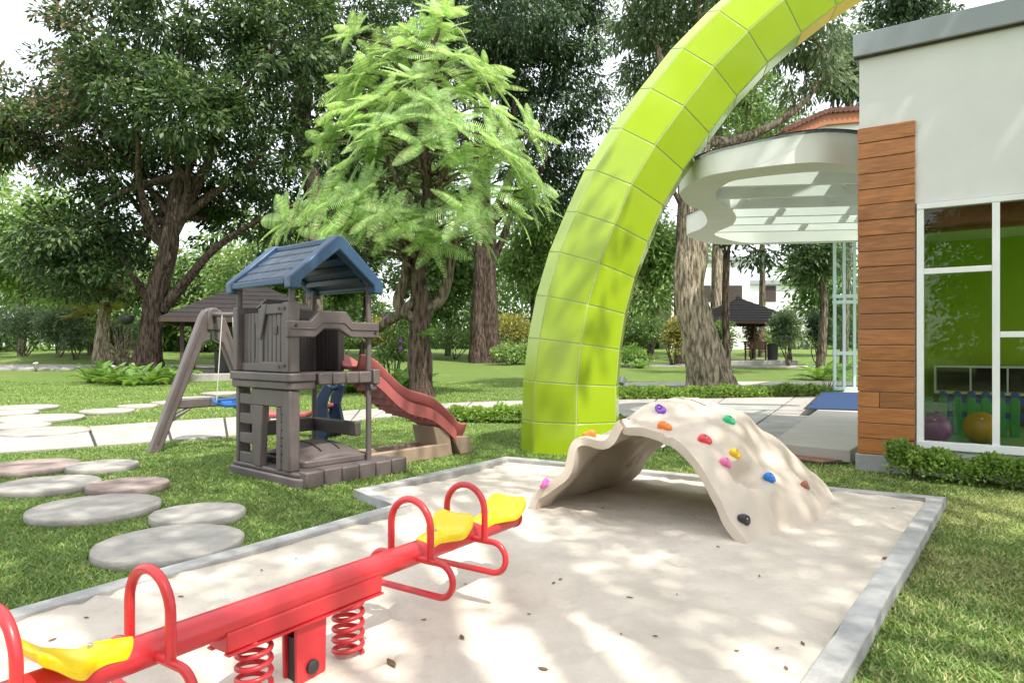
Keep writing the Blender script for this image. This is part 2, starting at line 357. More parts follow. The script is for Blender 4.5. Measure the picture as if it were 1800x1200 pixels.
SB = [(-4.6, -0.45), (-2.27, 3.08), (-0.89, 5.17), (-1.30, 5.72), (-0.07, 7.47), (3.39, 5.42), (1.20, 2.50), (-1.7, -1.35)]
def inset(poly, d):
    n = len(poly); out = []
    area = sum(poly[i][0] * poly[(i + 1) % n][1] - poly[(i + 1) % n][0] * poly[i][1] for i in range(n)); sg = 1 if area > 0 else -1
    for i in range(n):
        a, b, c = Vector(poly[i - 1]), Vector(poly[i]), Vector(poly[(i + 1) % n])
        e1 = (b - a).normalized(); e2 = (c - b).normalized(); n1 = Vector((-e1.y, e1.x)) * sg; n2 = Vector((-e2.y, e2.x)) * sg
        m = (n1 + n2); m = m / max(0.25, m.dot(n1)); out.append((b.x + m.x * d, b.y + m.y * d))
    return out
SBi = inset(SB, 0.115); SBm = inset(SB, 0.058)
KT = 0.078
mb = MB()
for i in range(len(SB)):
    j = (i + 1) % len(SB)
    n = max(1, int((Vector(SB[i]) - Vector(SB[j])).length / 0.25))
    rk = random.Random(i)
    for k in range(n):
        t0, t1 = k / n, (k + 1) / n
        L = lambda P, t: (P[i][0] * (1 - t) + P[j][0] * t, P[i][1] * (1 - t) + P[j][1] * t)
        a, b, c, d = L(SB, t0), L(SB, t1), L(SBi, t1), L(SBi, t0)
        mb.hexa([(*a, -0.05), (*b, -0.05), (*c, -0.05), (*d, -0.05), (*a, KT), (*b, KT), (*c, KT), (*d, KT)])
kb = MB(); kb.v, kb.f = mb.v, mb.f
ko = kb.build('sandbox_kerb', mt['kerb'], None)
b_ = bmesh.new(); b_.from_mesh(ko.data); bmesh.ops.remove_doubles(b_, verts=b_.verts, dist=0.0005)
dup_f = {}
for f in list(b_.faces):
    key = tuple(sorted(v.index for v in f.verts)); dup_f.setdefault(key, []).append(f)
bmesh.ops.delete(b_, geom=[f for fs in dup_f.values() if len(fs) > 1 for f in fs], context='FACES_ONLY')
for v in b_.verts:
    if v.co.z > 0.05:
        v.co.z += 0.006 * noise.noise(v.co * 1.7); v.co.x += 0.006 * noise.noise(v.co * 2.3 + Vector((9, 0, 0))); v.co.y += 0.006 * noise.noise(v.co * 2.3 + Vector((0, 9, 0)))
bmesh.ops.recalc_face_normals(b_, faces=b_.faces); b_.to_mesh(ko.data); b_.free()
bvm = ko.modifiers.new('bevel', 'BEVEL'); bvm.width = 0.008; bvm.segments = 2; bvm.limit_method = 'ANGLE'
ko['kind'] = 'structure'

# sand: a fine undulating sheet with trodden dimples
SZ = 0.036
cs = 0.03
xs = np.arange(-4.5, 3.5, cs); ys = np.arange(-1.2, 7.6, cs)
SX, SY = np.meshgrid(xs, ys)
hgt = np.zeros(SX.shape)
for k in range(26):
    a = rng.uniform(0, 2 * math.pi); f = rng.uniform(1.2, 7.0); hgt += 0.009 / (f ** 0.7) * np.sin(f * (SX * math.cos(a) + SY * math.sin(a)) + rng.uniform(0, 6.28))
for k in range(430):
    cx, cy = rng.uniform(-4, 3.2), rng.uniform(0, 7.2); a = rng.uniform(0, 3.14); l1, l2 = rng.uniform(0.06, 0.15), rng.uniform(0.03, 0.065)
    dx, dy = SX - cx, SY - cy; p = dx * math.cos(a) + dy * math.sin(a); q = -dx * math.sin(a) + dy * math.cos(a)
    rr = (p / l1) ** 2 + (q / l2) ** 2; hgt += rng.uniform(0.008, 0.026) * (-np.exp(-rr) + 0.45 * np.exp(-((np.sqrt(rr) - 1.5) ** 2) * 2.5))
# sand swept up against the feet of the climber
for cx, cy, r_, h_ in ((0.15, 5.05, 0.35, 0.02), (1.45, 4.25, 0.4, 0.02), (2.45, 5.35, 0.5, 0.03)):
    hgt += h_ * np.exp(-((SX - cx) ** 2 + (SY - cy) ** 2) / r_ ** 2)
SZM = np.clip(SZ + hgt, 0.007, 0.07)
def sand_z(x, y):
    i = int(np.clip(round((x + 4.5) / cs), 0, len(xs) - 1)); j = int(np.clip(round((y + 1.2) / cs), 0, len(ys) - 1)); return float(SZM[j, i])
idx = np.arange(SX.size).reshape(SX.shape)
qf = np.stack([idx[:-1, :-1], idx[:-1, 1:], idx[1:, 1:], idx[1:, :-1]], -1).reshape(-1, 4)
ccx = (SX[:-1, :-1] + cs / 2).ravel(); ccy = (SY[:-1, :-1] + cs / 2).ravel()
qf = qf[in_poly(ccx, ccy, SBm)]
used = np.unique(qf); remap = np.full(SX.size, -1); remap[used] = np.arange(len(used))
sand = np_mesh('sand', np.stack([SX.ravel(), SY.ravel(), SZM.ravel()], 1)[used], remap[qf], mt['sand'], None, True); sand['kind'] = 'structure'

# concrete path of slabs
NE = [(-10.6, 5.2), (-5.98, 8.11), (-3.8, 9.75), (-2.84, 11.3), (-1.9, 12.5), (.14, 12.3), (1.8, 11.0), (3.55, 9.0)]
FE = [(-11.9, 7.2), (-7.4, 10.03), (-4.8, 12.2), (-3.26, 13.3), (-1.63, 14.95), (.18, 15.9), (3.2, 16.3), (8.4, 17.6)]
NEs = smooth_curve([(a, b, 0) for a, b in NE], 6); FEs = smooth_curve([(a, b, 0) for a, b in FE], 6)
PATH = [(p.x, p.y) for p in NEs] + [(p.x, p.y) for p in reversed(FEs)]
mb = MB(); nP = len(NEs)
for i in range(nP - 1):
    a, b, c, d = NEs[i], NEs[i + 1], FEs[i + 1], FEs[i]
    mb.add([(a.x, a.y, .004), (b.x, b.y, .004), (c.x, c.y, .004), (d.x, d.y, .004)], [(0, 1, 2, 3)])
path = struct('path', mb, mt['dirt'])
def seg_at(C, t):
    i = min(int(t), len(C) - 2); return C[i].lerp(C[i + 1], t - i)
st = 0.0; ns_ = 22; cuts = np.linspace(0, nP - 1, ns_ + 1)
for k in range(ns_):
    t0, t1 = cuts[k], cuts[k + 1]; g = 0.035
    n = 4; lo = []; hi = []
    for q in range(n + 1):
        t = t0 + (t1 - t0) * q / n; lo.append(seg_at(NEs, t)); hi.append(seg_at(FEs, t))
    e0 = (lo[1] - lo[0]).normalized() * g * .5; e1 = (hi[1] - hi[0]).normalized() * g * .5
    lo[0] = lo[0] + e0; hi[0] = hi[0] + e1; lo[-1] = lo[-1] - e0; hi[-1] = hi[-1] - e1
    ring = lo + hi[::-1]; zt = .032 + random.uniform(-.003, .003)
    MB().extrude([(p.x, p.y, -.02) for p in ring], (0, 0, zt + .02)).build('slab', mt['slab'], path, bevel=0.006, seg=1)

# thin far footpaths across the rear lawn
def strip(name, pts, wd, z):
    C = smooth_curve([(a, b, 0) for a, b in pts], 6); m = MB(); vs = []; fs = []
    for i, p in enumerate(C):
        t = (C[min(i + 1, len(C) - 1)] - C[max(i - 1, 0)]).normalized(); nn = Vector((-t.y, t.x, 0)) * wd / 2
        for q in (p + nn, p - nn): vs += [(q.x, q.y, tz(q.x, q.y) - .03), (q.x, q.y, tz(q.x, q.y) + z)]
    for i in range(len(C) - 1):
        a, b = i * 4, i * 4 + 4; fs += [(a + 1, a + 3, b + 3, b + 1), (a, a + 1, b + 1, b), (a + 3, a + 2, b + 2, b + 3)]
    n = len(C) - 1; fs += [(0, 1, 3, 2), (n * 4, n * 4 + 2, n * 4 + 3, n * 4 + 1)]
    m.add(vs, fs); return struct(name, m, mt['slab'])
strip('footpath', [(2.2, 22.3), (4.5, 22.6), (8, 22.9), (13, 22.6), (18, 22)], 1.5, .04)
strip('footpath', [(2, 33), (7, 34), (12, 33), (20, 32), (26, 31)], 1.6, .05)
strip('footpath', [(-34, 30.5), (-24, 29.0), (-18, 29.3), (-12, 31.5)], 1.3, .06)

# terrace at the entrance, with its brick edge and mat
TER = [(3.0, 8.05), (3.62, 7.42), (4.4, 8.5), (11.3, 18.4), (9.0, 18.6)]
m_ = MB().extrude([(a, b, -.02) for a, b in TER], (0, 0, .17)); struct('terrace', m_, mt['deck'], bevel=.012)
BRK = [(2.72, 7.98), (3.30, 7.36), (3.60, 7.40), (2.98, 8.06)]
be = struct('brick_edging', MB().extrude([(a, b, -.02) for a, b in BRK], (0, 0, .045)), mt['dirt'])
va = Vector(BRK[0]); vb = Vector(BRK[1]); vc = Vector(BRK[3])
for i in range(4):
    for j in range(2):
        q = lambda s, t: (va + (vb - va) * s + (vc - va) * t)
        s0, s1, t0, t1 = i / 4 + .012, (i + 1) / 4 - .012, j / 2 + .02, (j + 1) / 2 - .02
        pts = [q(s0, t0), q(s1, t0), q(s1, t1), q(s0, t1)]
        MB().extrude([(p.x, p.y, .0) for p in pts], (0, 0, .04 + random.uniform(0, .004))).build('brick', mt['brick'], be, bevel=.005, seg=1)
t = thing('door_mat', 'flat dark blue mat on the terrace before the glass entrance', 'mat', (6.8, 14.3, .154))
MATP = [(5.25, 12.35), (6.5, 11.85), (9.6, 16.1), (7.6, 16.9)]
MB().extrude([(a, b, .1545) for a, b in MATP], (0, 0, .012)).build('pile', mt['mat_blue'], t)
MB().extrude([(a, b, .152) for a, b in inset(MATP, -.06)], (0, 0, .006)).build('border', mt['black'], t)

# stepping stones
STONES = [(294, 953, 265, 0, 'largest pale round stepping stone in front, nearest the sandbox kerb'),
 (344, 901, 168, 0, 'oval pale stepping stone right of the row, behind the nearest big one'),
 (162, 890, 224, 0, 'wide pale round stepping stone left of the smaller oval one'),
 (220, 851, 142, 1, 'pinkish brown round stepping stone with a white chip on its rim'),
 (78, 850, 176, 0, 'blue grey round stepping stone at the left edge beside the pinkish one'),
 (175, 817, 123, 0, 'small brownish round stepping stone just before the concrete path'),
 (48, 818, 160, 1, 'pink tinged stepping stone at the left edge just before the path'),
 (72, 757, 152, 0, 'broad pale stepping stone touching the far edge of the path'),
 (22, 747, 112, 0, 'half seen pale stepping stone at the left edge, second beyond the path'),
 (60, 734, 156, 0, 'long pale stepping stone at left, third row beyond the path'),
 (8, 724.5, 100, 0, 'narrow stepping stone at the left edge between two longer ones'),
 (36, 715, 114, 0, 'farthest pale stepping stone at the left edge of the sunny lawn'),
 (183, 721, 94, 0, 'pale stepping stone alone on the sunny lawn beyond the path'),
 (237, 712.5, 68, 0, 'small pale stepping stone next to the swing frame leg on the lawn'),
 (290, 706.5, 56, 0, 'tiny pale stepping stone behind the sloping swing leg'),
 (338, 699, 74, 0, 'pale stepping stone seen under the swing frame crossbar'),
 (392, 690, 84, 0, 'stepping stone nearest the left pavilion, behind the swing seat')]
STONE_XY = []
for k, (x, y, wpx, red, lab) in enumerate(STONES):
    c = GP(x, y, .058); r = wpx / 2 * c.y / F_PX * .93; c.y += .03 * c.y / 4; STONE_XY.append((c.x, c.y, r))
    rs = random.Random(k); m = MB(); prof = [(.93, -.03), (.985, .0), (1.0, .02), (.998, .05), (.98, .058), (.6, .060), (.0001, .060)]
    K = 44; vs = []
    ph = [rs.uniform(0, 6.28) for _ in range(4)]
    for pr, pz in prof:
        for j in range(K):
            a = 2 * math.pi * j / K; wv = 1 + .012 * math.sin(2 * a + ph[0]) + .008 * math.sin(5 * a + ph[1]) + .005 * math.sin(11 * a + ph[2])
            vs.append((c.x + r * pr * wv * math.cos(a), c.y + r * pr * wv * math.sin(a), pz + rs.uniform(-.002, .002) * (pr > .9)))
    fs = [(i * K + j, i * K + (j + 1) % K, (i + 1) * K + (j + 1) % K, (i + 1) * K + j) for i in range(len(prof) - 1) for j in range(K)]
    m.add(vs, fs); o = m.build('stepping_stone', mt['stone_red' if red else 'stone'], None, smooth=50)
    b_ = bmesh.new(); b_.from_mesh(o.data); bmesh.ops.remove_doubles(b_, verts=b_.verts, dist=.001); b_.to_mesh(o.data); b_.free()
    o.data.transform(Matrix.Translation((-c.x, -c.y, 0))); o.location = (c.x, c.y, 0)
    tag(o, lab, 'stepping stone', 'round stepping stones across the lawn')

# ---------------------------------------------------------------- seesaw
bd = Vector((.56, .828, 0)).normalized(); ld = Vector((bd.y, -bd.x, 0)); C0 = Vector((-.766, 2.56, 0)); ZB = .345
def ss(s, l, z): return C0 + bd * s + ld * l + Vector((0, 0, z))
see = thing('seesaw', 'red metal seesaw on two coil springs with yellow plastic seats', 'seesaw', (C0.x, C0.y, SZ))
RB = .05
beam = MB().tube([ss(-1.375, 0, ZB), ss(1.375, 0, ZB)], RB, 28).build('beam', mt['red'], see, smooth=40)
for s in (-1.375, 1.375):
    MB().tube([ss(s - math.copysign(.006, s), 0, ZB), ss(s + math.copysign(.012, s), 0, ZB), ss(s + math.copysign(.016, s), 0, ZB)], [.054, .054, .046], 28).build('end_cap', mt['red'], beam, smooth=40)
fb = Frame((C0.x, C0.y), (bd.x, bd.y))           # w axis points to the far left
br = MB().box(-.35, .35, -.0515, .0515, .258, .325, fb).build('bracket', mt['red'], see, bevel=.006)
for sgn in (-1, 1): MB().box(-.35, .35, min(sgn * .034, sgn * .060), max(sgn * .034, sgn * .060), .250, .2575, fb).build('flange', mt['red'], br)
for sgn in (-1, 1):
    pl = MB().extrude([fb(a, sgn * .034 - .007, z) for a, z in ((-.07, .258), (.07, .258), (.066, .05), (.04, .02), (-.04, .02), (-.066, .05))], Vector(fb(0, .014, 0)) - Vector(fb(0, 0, 0))).build('post_plate', mt['red'], see, bevel=.003)
    bo = MB().tube([ss(0.0, -sgn * .040, .085), ss(0.0, -sgn * .052, .085), ss(0, -sgn * .058, .085)], [.026, .026, .018], 20).build('pivot_bolt', mt['black'], pl, smooth=40)
MB().box(-.055, .055, -.024, .024, -.04, .20, fb).build('ground_post', mt['black'], see, bevel=.004)
for sgn in (-1, 1):
    pts = []; turns = 5.6; n = 150
    for i in range(n + 1):
        f = i / n; a = 2 * math.pi * turns * f + (0 if sgn > 0 else 2); z = .262 - .008 - f * (.262 - .03); rr = .056
        pts.append(ss(sgn * .214 + rr * math.cos(a), rr * math.sin(a), z))
    MB().tube(pts, .0095, 8).build('coil_spring', mt['red'], see, smooth=60)
def hoop(s):
    hw = .115; pts = [ss(s, -hw, ZB - .01), ss(s, -hw, .47)]
    for i in range(1, 16): a = math.pi * (1 - i / 16); pts.append(ss(s, hw * math.cos(a), .47 + .115 * math.sin(a)))
    pts += [ss(s, hw, .47), ss(s, hw, ZB - .01)]
    MB().tube(pts, .0155, 14).build('handle', mt['red'], see, smooth=60)
    W = .165; top, bot = ZB - .012, .19; rc = (top - bot) / 2; p = []
    p.append(ss(s, 0, top))
    for sg in (1,):
        for i in range(17): a = math.pi / 2 - math.pi * i / 16; p.append(ss(s, W + rc * math.cos(a), (top + bot) / 2 + rc * math.sin(a)))
    for i in range(17): a = -math.pi / 2 - math.pi * i / 16; p.append(ss(s, -W + rc * math.cos(a), (top + bot) / 2 + rc * math.sin(a)))
    MB().tube(p, .0145, 12, closed=True).build('footrest', mt['red'], see, smooth=60)
for s in (-.965, -.575, .575, .965): hoop(s)
def seat(s0, s1):
    NP_, NQ = 26, 18; vs = []; fs = []
    sm = lambda a, b, x: (lambda t: t * t * (3 - 2 * t))(min(1, max(0, (x - a) / (b - a))))
    for side in (0, 1):
        for i in range(NP_ + 1):
            p = (i / NP_) ** 1.6; s = s0 + (s1 - s0) * p
            wd = .050 + .008 * p + .064 * sm(.42, .68, p)
            wd *= math.sqrt(max(0.0, 1 - max(0, (.20 - p) / .20) ** 2)) * .999 + .001 if p < .2 else 1
            if p > .86: wd *= math.sqrt(max(.12, 1 - ((p - .86) / .14) ** 2 * .55))
            for j in range(NQ + 1):
                q = -1 + 2 * j / NQ
                z = ZB + .056 + .030 * sm(0, .45, p) * (1 - sm(.3, .62, p)) * .5 + .066 * sm(.60, 1.0, p) ** 1.3
                z += (.016 * sm(.5, .72, p) * abs(q) ** 2.6 * (1 - .9 * abs(q) ** 8)) - (.022 * (1 - sm(.4, .6, p)) * abs(q) ** 3)
                if side: z = z - .030 - .006 * sm(.35, .6, p) * abs(q) ** 2
                vs.append(ss(s, q * wd, z))
    n1 = (NP_ + 1) * (NQ + 1); g = lambda a, i, j: a * n1 + i * (NQ + 1) + j
    for i in range(NP_):
        for j in range(NQ):
            fs.append((g(0, i, j), g(0, i + 1, j), g(0, i + 1, j + 1), g(0, i, j + 1))); fs.append((g(1, i, j), g(1, i, j + 1), g(1, i + 1, j + 1), g(1, i + 1, j)))
    for i in range(NP_):
        for j in (0, NQ): fs.append((g(0, i, j), g(0, i + 1, j), g(1, i + 1, j), g(1, i, j)))
    for j in range(NQ):
        for i in (0, NP_): fs.append((g(0, i, j), g(0, i, j + 1), g(1, i, j + 1), g(1, i, j)))
    o = MB().add(vs, fs).build('seat', mt['yellow'], see, smooth=75)
    md = o.modifiers.new('round', 'SUBSURF'); md.levels = 1; md.render_levels = 1
    sb = s0 + (s1 - s0) * .42; MB().tube([ss(sb, 0, ZB + .062), ss(sb, 0, ZB + .0745), ss(sb, 0, ZB + .076)], [.0075, .0075, .005], 14).build('bolt', mt['steel'], o, smooth=40)
for sg in (1, -1):
    seat(sg * .625, sg * .905); seat(sg * 1.02, sg * 1.36)

# ---------------------------------------------------------------- climbing arch
QFL, QFR, QBR, QBL = (Vector(p) for p in ((.10, 5.08), (1.42, 4.16), (2.56, 5.40), (1.02, 6.45)))
clm = thing('climbing_arch', 'cream plastic rock climbing arch standing in the sandbox', 'climbing frame', (1.27, 5.3, SZ))
def climb_pt(s, t):
    # s runs from the left foot over the crown to the right foot, t from the front rim to the back rim
    a = (s - .5) * 2
    # horizontal travel and rise of the arch section
    sx = .5 + .5 * math.copysign(abs(a) ** 1.12, a)
    lip = .05 * math.sin(min(1, t * 5) * math.pi * .5)
    h = (.66 + .17 * math.sin(math.pi * min(1, t * .75 + .08)) - .10 * max(0, t - .72) / .28)
    z = h * (1 - abs(a) ** 2.15) ** .86 if abs(a) < 1 else 0
    lo = QFL.lerp(QBL, t); hi = QFR.lerp(QBR, t)
    fl = .10 * math.sin(math.pi * t)             # flanks bulge outwards between the rims
    p = lo.lerp(hi, sx)
    e = (hi - lo).normalized(); p = p + e * fl * a
    v = Vector((p.x, p.y, z))
    # front rim is drawn back at the crown so the opening leans
    ax = (QBL - QFL).normalized(); back = .20 * (1 - abs(a) ** 1.5) * (1 - t) ** 2; v.x += ax.x * back; v.y += ax.y * back
    n1 = noise.noise(Vector((v.x * 2.1, v.y * 2.1, v.z * 2.4))); n2 = noise.noise(Vector((v.x * 5.2 + 7, v.y * 5.2, v.z * 5.0)))
    c1 = noise.cell(Vector((v.x * 2.6 + 3, v.y * 2.6, v.z * 2.6)))
    rid = abs(noise.noise(Vector((v.x * 2.8 + 4, v.y * 2.8, v.z * 2.8))))
    k = min(1, z / .12)
    out = Vector((e.x * a, e.y * a, 1 - abs(a) * .6)).normalized()
    v += out * (.088 * n1 + .020 * n2 - .07 * (rid < .06) * (1 - rid / .06) * .35 + .05 * (.3 - rid)) * k
    # scalloped lumps along the left front rim
    if a < -.15 and t < .25: v += out * .055 * math.sin((a + 1) * 17) * (1 - t / .25) * k
    # oblong foothold pocket in the right flank
    dd = math.hypot((s - .868 - .05 * (t - .26)) / .038, (t - .27) / .13); 
    if dd < 1: v -= out * .13 * (1 - dd * dd) ** .9
    v.z = max(v.z, -.03)
    return v
NS, NT = 74, 40
vs = [climb_pt(i / NS, j / NT) for i in range(NS + 1) for j in range(NT + 1)]
fs = [(i * (NT + 1) + j, (i + 1) * (NT + 1) + j, (i + 1) * (NT + 1) + j + 1, i * (NT + 1) + j + 1) for i in range(NS) for j in range(NT)]
vs = [Vector((v.x, v.y, v.z - .015)) for v in vs]
shell = MB().add(vs, fs).build('shell', mt['rock'], clm, smooth=80)
sol = shell.modifiers.new('thick', 'SOLIDIFY'); sol.thickness = .062; sol.offset = -1; 
bv = shell.modifiers.new('bevel', 'BEVEL'); bv.width = .030; bv.segments = 5; bv.limit_method = 'ANGLE'; bv.angle_limit = R(50)
def seam(pts):
    MB().tube([Vector(p) + Vector((0, 0, .002)) for p in pts], .0035, 5).build('seam', mt['timber'], clm, smooth=60)
SB_ = NT + 1
seam([vs[30 * SB_ + j] for j in range(1, 9)]); seam([vs[i * SB_ + 22] for i in range(30, 45)])
HOLDS = [(1160, 722, (.22, .07, .48), 'purple'), (1168, 751, (.80, .20, .02), 'orange'), (1283, 743, (.03, .50, .22), 'green'), (1243, 776, (.72, .06, .07), 'red'),
 (1292, 798, (.80, .48, .01), 'yellow'), (1277, 818, (.76, .16, .38), 'pink'), (1350, 843, (.02, .20, .66), 'blue'), (1412, 849, (.34, .13, .07), 'brown'), (1307, 907, (.03, .032, .04), 'black'),
 (1036, 757, (.80, .22, .03), 'orange'), (914, 857, (.62, .09, .36), 'magenta')]
def proj(v): return (900 + F_PX * v.x / v.y, HZ - F_PX * (v.z - CAM_Z) / v.y)
nrm = shell.data.vertices
for x, y, c, nm in HOLDS:
    best = None
    for i in range(3, NS - 2):
        for j in range(0, NT + 1):
            v = vs[i * (NT + 1) + j]; q = proj(v); d = math.hypot(q[0] - x, q[1] - y) + 3.0 * v.y
            nn = nrm[i * (NT + 1) + j].normal
            if nn.dot(Vector((-v.x, -v.y, CAM_Z - v.z))) < 0.02: d += 40
            if best is None or d < best[0]: best = (d, v, Vector(nn))
    _, v, nn = best
    if nn.z < -.3: nn = -nn
    rh = random.Random(nm); m = MB(); K = 22
    ta = nn.cross(Vector((0, 0, 1))).normalized(); tb = nn.cross(ta)
    rings = []
    for (r, h) in ((.036, -.006), (.040, .008), (.038, .021), (.031, .030), (.020, .033), (.012, .023), (.006, .021)):
        ring = []
        for k in range(K):
            a = 2 * math.pi * k / K; rr = r * (1.0 + .30 * math.cos(2 * a + .8) + .10 * math.cos(3 * a + rh.uniform(0, .3) + 1.3))
            hh = h * (1 + .35 * math.cos(a + 1.0)) if h > .01 else h
            ring.append(v + ta * rr * math.cos(a) + tb * rr * math.sin(a) + nn * hh)
        rings.append(ring)
    pts = [p for r in rings for p in r]; n = len(rings)
    ff = [(i * K + k, i * K + (k + 1) % K, (i + 1) * K + (k + 1) % K, (i + 1) * K + k) for i in range(n - 1) for k in range(K)] + [tuple((n - 1) * K + k for k in range(K))]
    o = m.add(pts, ff).build('climbing_hold', M('hold_' + nm, c, .4, .06, 20), clm, smooth=60)
    o['label'] = nm + ' climbing hold bolted to the cream rock'
    MB().tube([v + nn * .020, v + nn * .032, v + nn * .034], [.007, .007, .005], 10).build('bolt', mt['steel'], o, smooth=40)

# ---------------------------------------------------------------- giant green tiled arch
arch = thing('tiled_arch', 'giant lime green tiled arch curving up over the playground', 'arch', (.75, 8.35, 0))
AV = 8.35
edge_px = [(1013, 815), (1013, 745), (1014, 676), (1021, 605), (1033, 535), (1053, 463), (1080, 395), (1110, 325), (1151, 256), (1201, 187), (1254, 118), (1314, 55), (1378, -2), (1446, -54), (1522, -102), (1606, -140)]
ew = [Vector(((x - 900) / F_PX * (AV - .36), 0, CAM_Z + (HZ - y) / F_PX * (AV - .36))) for x, y in edge_px]
ew[0].z = -.03
ew += [Vector((5.4, 0, 6.3)), Vector((6.1, 0, 6.1)), Vector((6.6, 0, 5.6)), Vector((6.85, 0, 4.95)), Vector((6.95, 0, 4.32))]
sec = [(-.60, .03), (-.47, -.20), (0.0, -.36), (.47, -.17), (.55, .16), (.12, .42), (-.42, .34)]
rings = []
for i, p in enumerate(ew):
    t = (ew[min(i + 1, len(ew) - 1)] - ew[max(i - 1, 0)]).normalized() if i else Vector((0, 0, 1))
    nx_ = Vector((t.z, 0, -t.x)); tp_s = 1.05 - .17 * min(1, i / 11)
    rings.append([Vector((p.x, AV, p.z)) + nx_ * l * tp_s + Vector((0, d * tp_s - .36 * (1 - tp_s), 0)) for l, d in sec])
K = len(sec)
cv = [p for r in rings for p in r]
cf = [(i * K + k, i * K + (k + 1) % K, (i + 1) * K + (k + 1) % K, (i + 1) * K + k) for i in range(len(rings) - 1) for k in range(K)] + [tuple(range(K))[::-1], tuple((len(rings) - 1) * K + k for k in range(K))]
MB().add(cv, cf).build('core', mt['grout'], arch)
for i in range(len(rings) - 1):
    for k in range(K):
        a, b, c, d = rings[i][k], rings[i][(k + 1) % K], rings[i + 1][(k + 1) % K], rings[i + 1][k]
        cen = (a + b + c + d) / 4; nn = (b - a).cross(d - a).normalized()
        ax_c = (sum(rings[i], Vector()) + sum(rings[i + 1], Vector())) / (2 * K)
        if nn.dot(cen - ax_c) < 0: nn = -nn
        g = .0075
        def ins(p, q1, q2): return p + (q1 - p).normalized() * g + (q2 - p).normalized() * g
        q = [ins(a, b, d), ins(b, a, c), ins(c, d, b), ins(d, c, a)]
        m = MB().hexa([p - nn * .004 for p in q] + [p + nn * .0055 for p in q])
        yel = (k == 3 and i >= 12)
        o = m.build('tile', mt['lemon' if yel else 'lime'], arch, bevel=.0035, seg=2)
# ---------------------------------------------------------------- play house with slide and swing frame
O = Vector((-1.99, 6.27)); U = Vector((-.753, .66)).normalized(); V = Vector((U.y, -U.x)); V = V if V.y > 0 else -V
def ph(u, v, z): p = O + U * u + V * v; return (p.x, p.y, z)
LU, LV_ = .957, .852
play = thing('play_house', 'brown plastic play house with blue gable roof, slide and swing frame', 'play house', (O.x - .2, O.y + .6, 0))
def pb(name, u0, u1, v0, v1, z0, z1, mat='brown', parent=play, bev=.010):
    return MB().box(u0, u1, v0, v1, z0, z1, ph).build(name, mt[mat], parent, bevel=bev)
def pex(name, pts, vec, mat='brown', parent=play, bev=.008):          # points as (u,v,z), vector too
    q = [ph(*p) for p in pts]; d = Vector(ph(*vec)) - Vector(ph(0, 0, 0)); return MB().extrude(q, d).build(name, mt[mat], parent, bevel=bev)
# base tray with rounded corners
def rrect(u0, u1, v0, v1, r, n=6):
    out = []
    for cu, cv_, a0 in ((u1 - r, v1 - r, 0), (u0 + r, v1 - r, 90), (u0 + r, v0 + r, 180), (u1 - r, v0 + r, 270)):
        for i in range(n + 1): a = R(a0 + 90 * i / n); out.append((cu + r * math.cos(a), cv_ + r * math.sin(a)))
    return out
base = MB().extrude([ph(a, b, -.01) for a, b in rrect(-.24, 1.12, -.06, 1.16, .12)], (0, 0, .095)).build('base', mt['brown'], play, bevel=.015)
MB().extrude([ph(a, b, .084) for a, b in rrect(-.215, 1.095, -.035, 1.135, .11)], (0, 0, .045)).build('base_rim', mt['brown'], base, bevel=.014)
for k in range(6):                                   # stone-like blocks along the open side
    v0 = -.02 + k * .192; pb('edge_block', -.262, -.13, v0 + .004, v0 + .186, .0, .147 + (.006 if k % 2 else 0), 'brown', base, .014)
# humped sand pit lid
vs = []; fs = []; N = 16
for i in range(N + 1):
    for j in range(N + 1):
        a, b = i / N, j / N; h = .20 * (math.sin(math.pi * (.08 + .84 * a)) ** .7) * (math.sin(math.pi * (.10 + .80 * b)) ** .55)
        vs.append(ph(.06 + .82 * a, .18 + .70 * b, .125 + h))
fs = [(i * (N + 1) + j, (i + 1) * (N + 1) + j, (i + 1) * (N + 1) + j + 1, i * (N + 1) + j + 1) for i in range(N) for j in range(N)]
lid = MB().add(vs, fs).build('sand_pit_lid', mt['brown'], play, smooth=50)
lid.modifiers.new('t', 'SOLIDIFY').thickness = .03
MB().extrude([ph(a, b, .126) for a, b in rrect(.03, .93, .14, .92, .06)], (0, 0, .065)).build('lid_rim', mt['brown'], lid, bevel=.012)
for q in (.33, .62):
    pts = [ph(.10 + .72 * a, .18 + .70 * q, .129 + .20 * (math.sin(math.pi * (.08 + .84 * (.05 + .88 * a))) ** .7) * (math.sin(math.pi * (.10 + .80 * q)) ** .55)) for a in np.linspace(.08, .92, 14)]
    MB().tube(pts, .008, 6).build('groove', mt['black'], lid, smooth=60)
# posts
for (u, v) in ((LU, 0), (0, 0), (0, LV_), (LU, LV_)):
    z0 = .10 if v > 0 else 1.0
    MB().tube([ph(u, v, z0), ph(u, v, 1.86)], .028, 16).build('post', mt['brown'], play, smooth=50)
# lower wall on the left side: ladder panel, door jambs, lintel and corner column
for u0, u1 in ((.60, .655), (.905, .965)): pb('stile', u0, u1, -.035, .035, .125, .86)
zz = .125
for k in range(8):
    h = .045 if k % 2 else .105
    h = [.095, .05, .10, .05, .10, .05, .10, .05][k] if k else .095
    if k % 2 == 0: pb('slat', .655, .905, -.028, .028, zz, zz + .105)
    zz += .105 if k % 2 == 0 else .085
for k in range(4): pb('slat', .662, .898, .030, .045, .145 + k * .19, .185 + k * .19, 'brown_dark', play, .004)
pex('door_jamb', [(.60, -.045, .125), (.47, -.045, .125), (.455, -.045, .45), (.43, -.045, .66), (.43, -.045, .70), (.60, -.045, .70)], (0, .07, 0))
pb('lintel', .085, .655, -.04, .03, .70, .86)
pb('door_edge', .115, .195, -.045, .02, .125, .70)
pb('column', -.045, .085, -.05, .06, .125, .86, bev=.016)
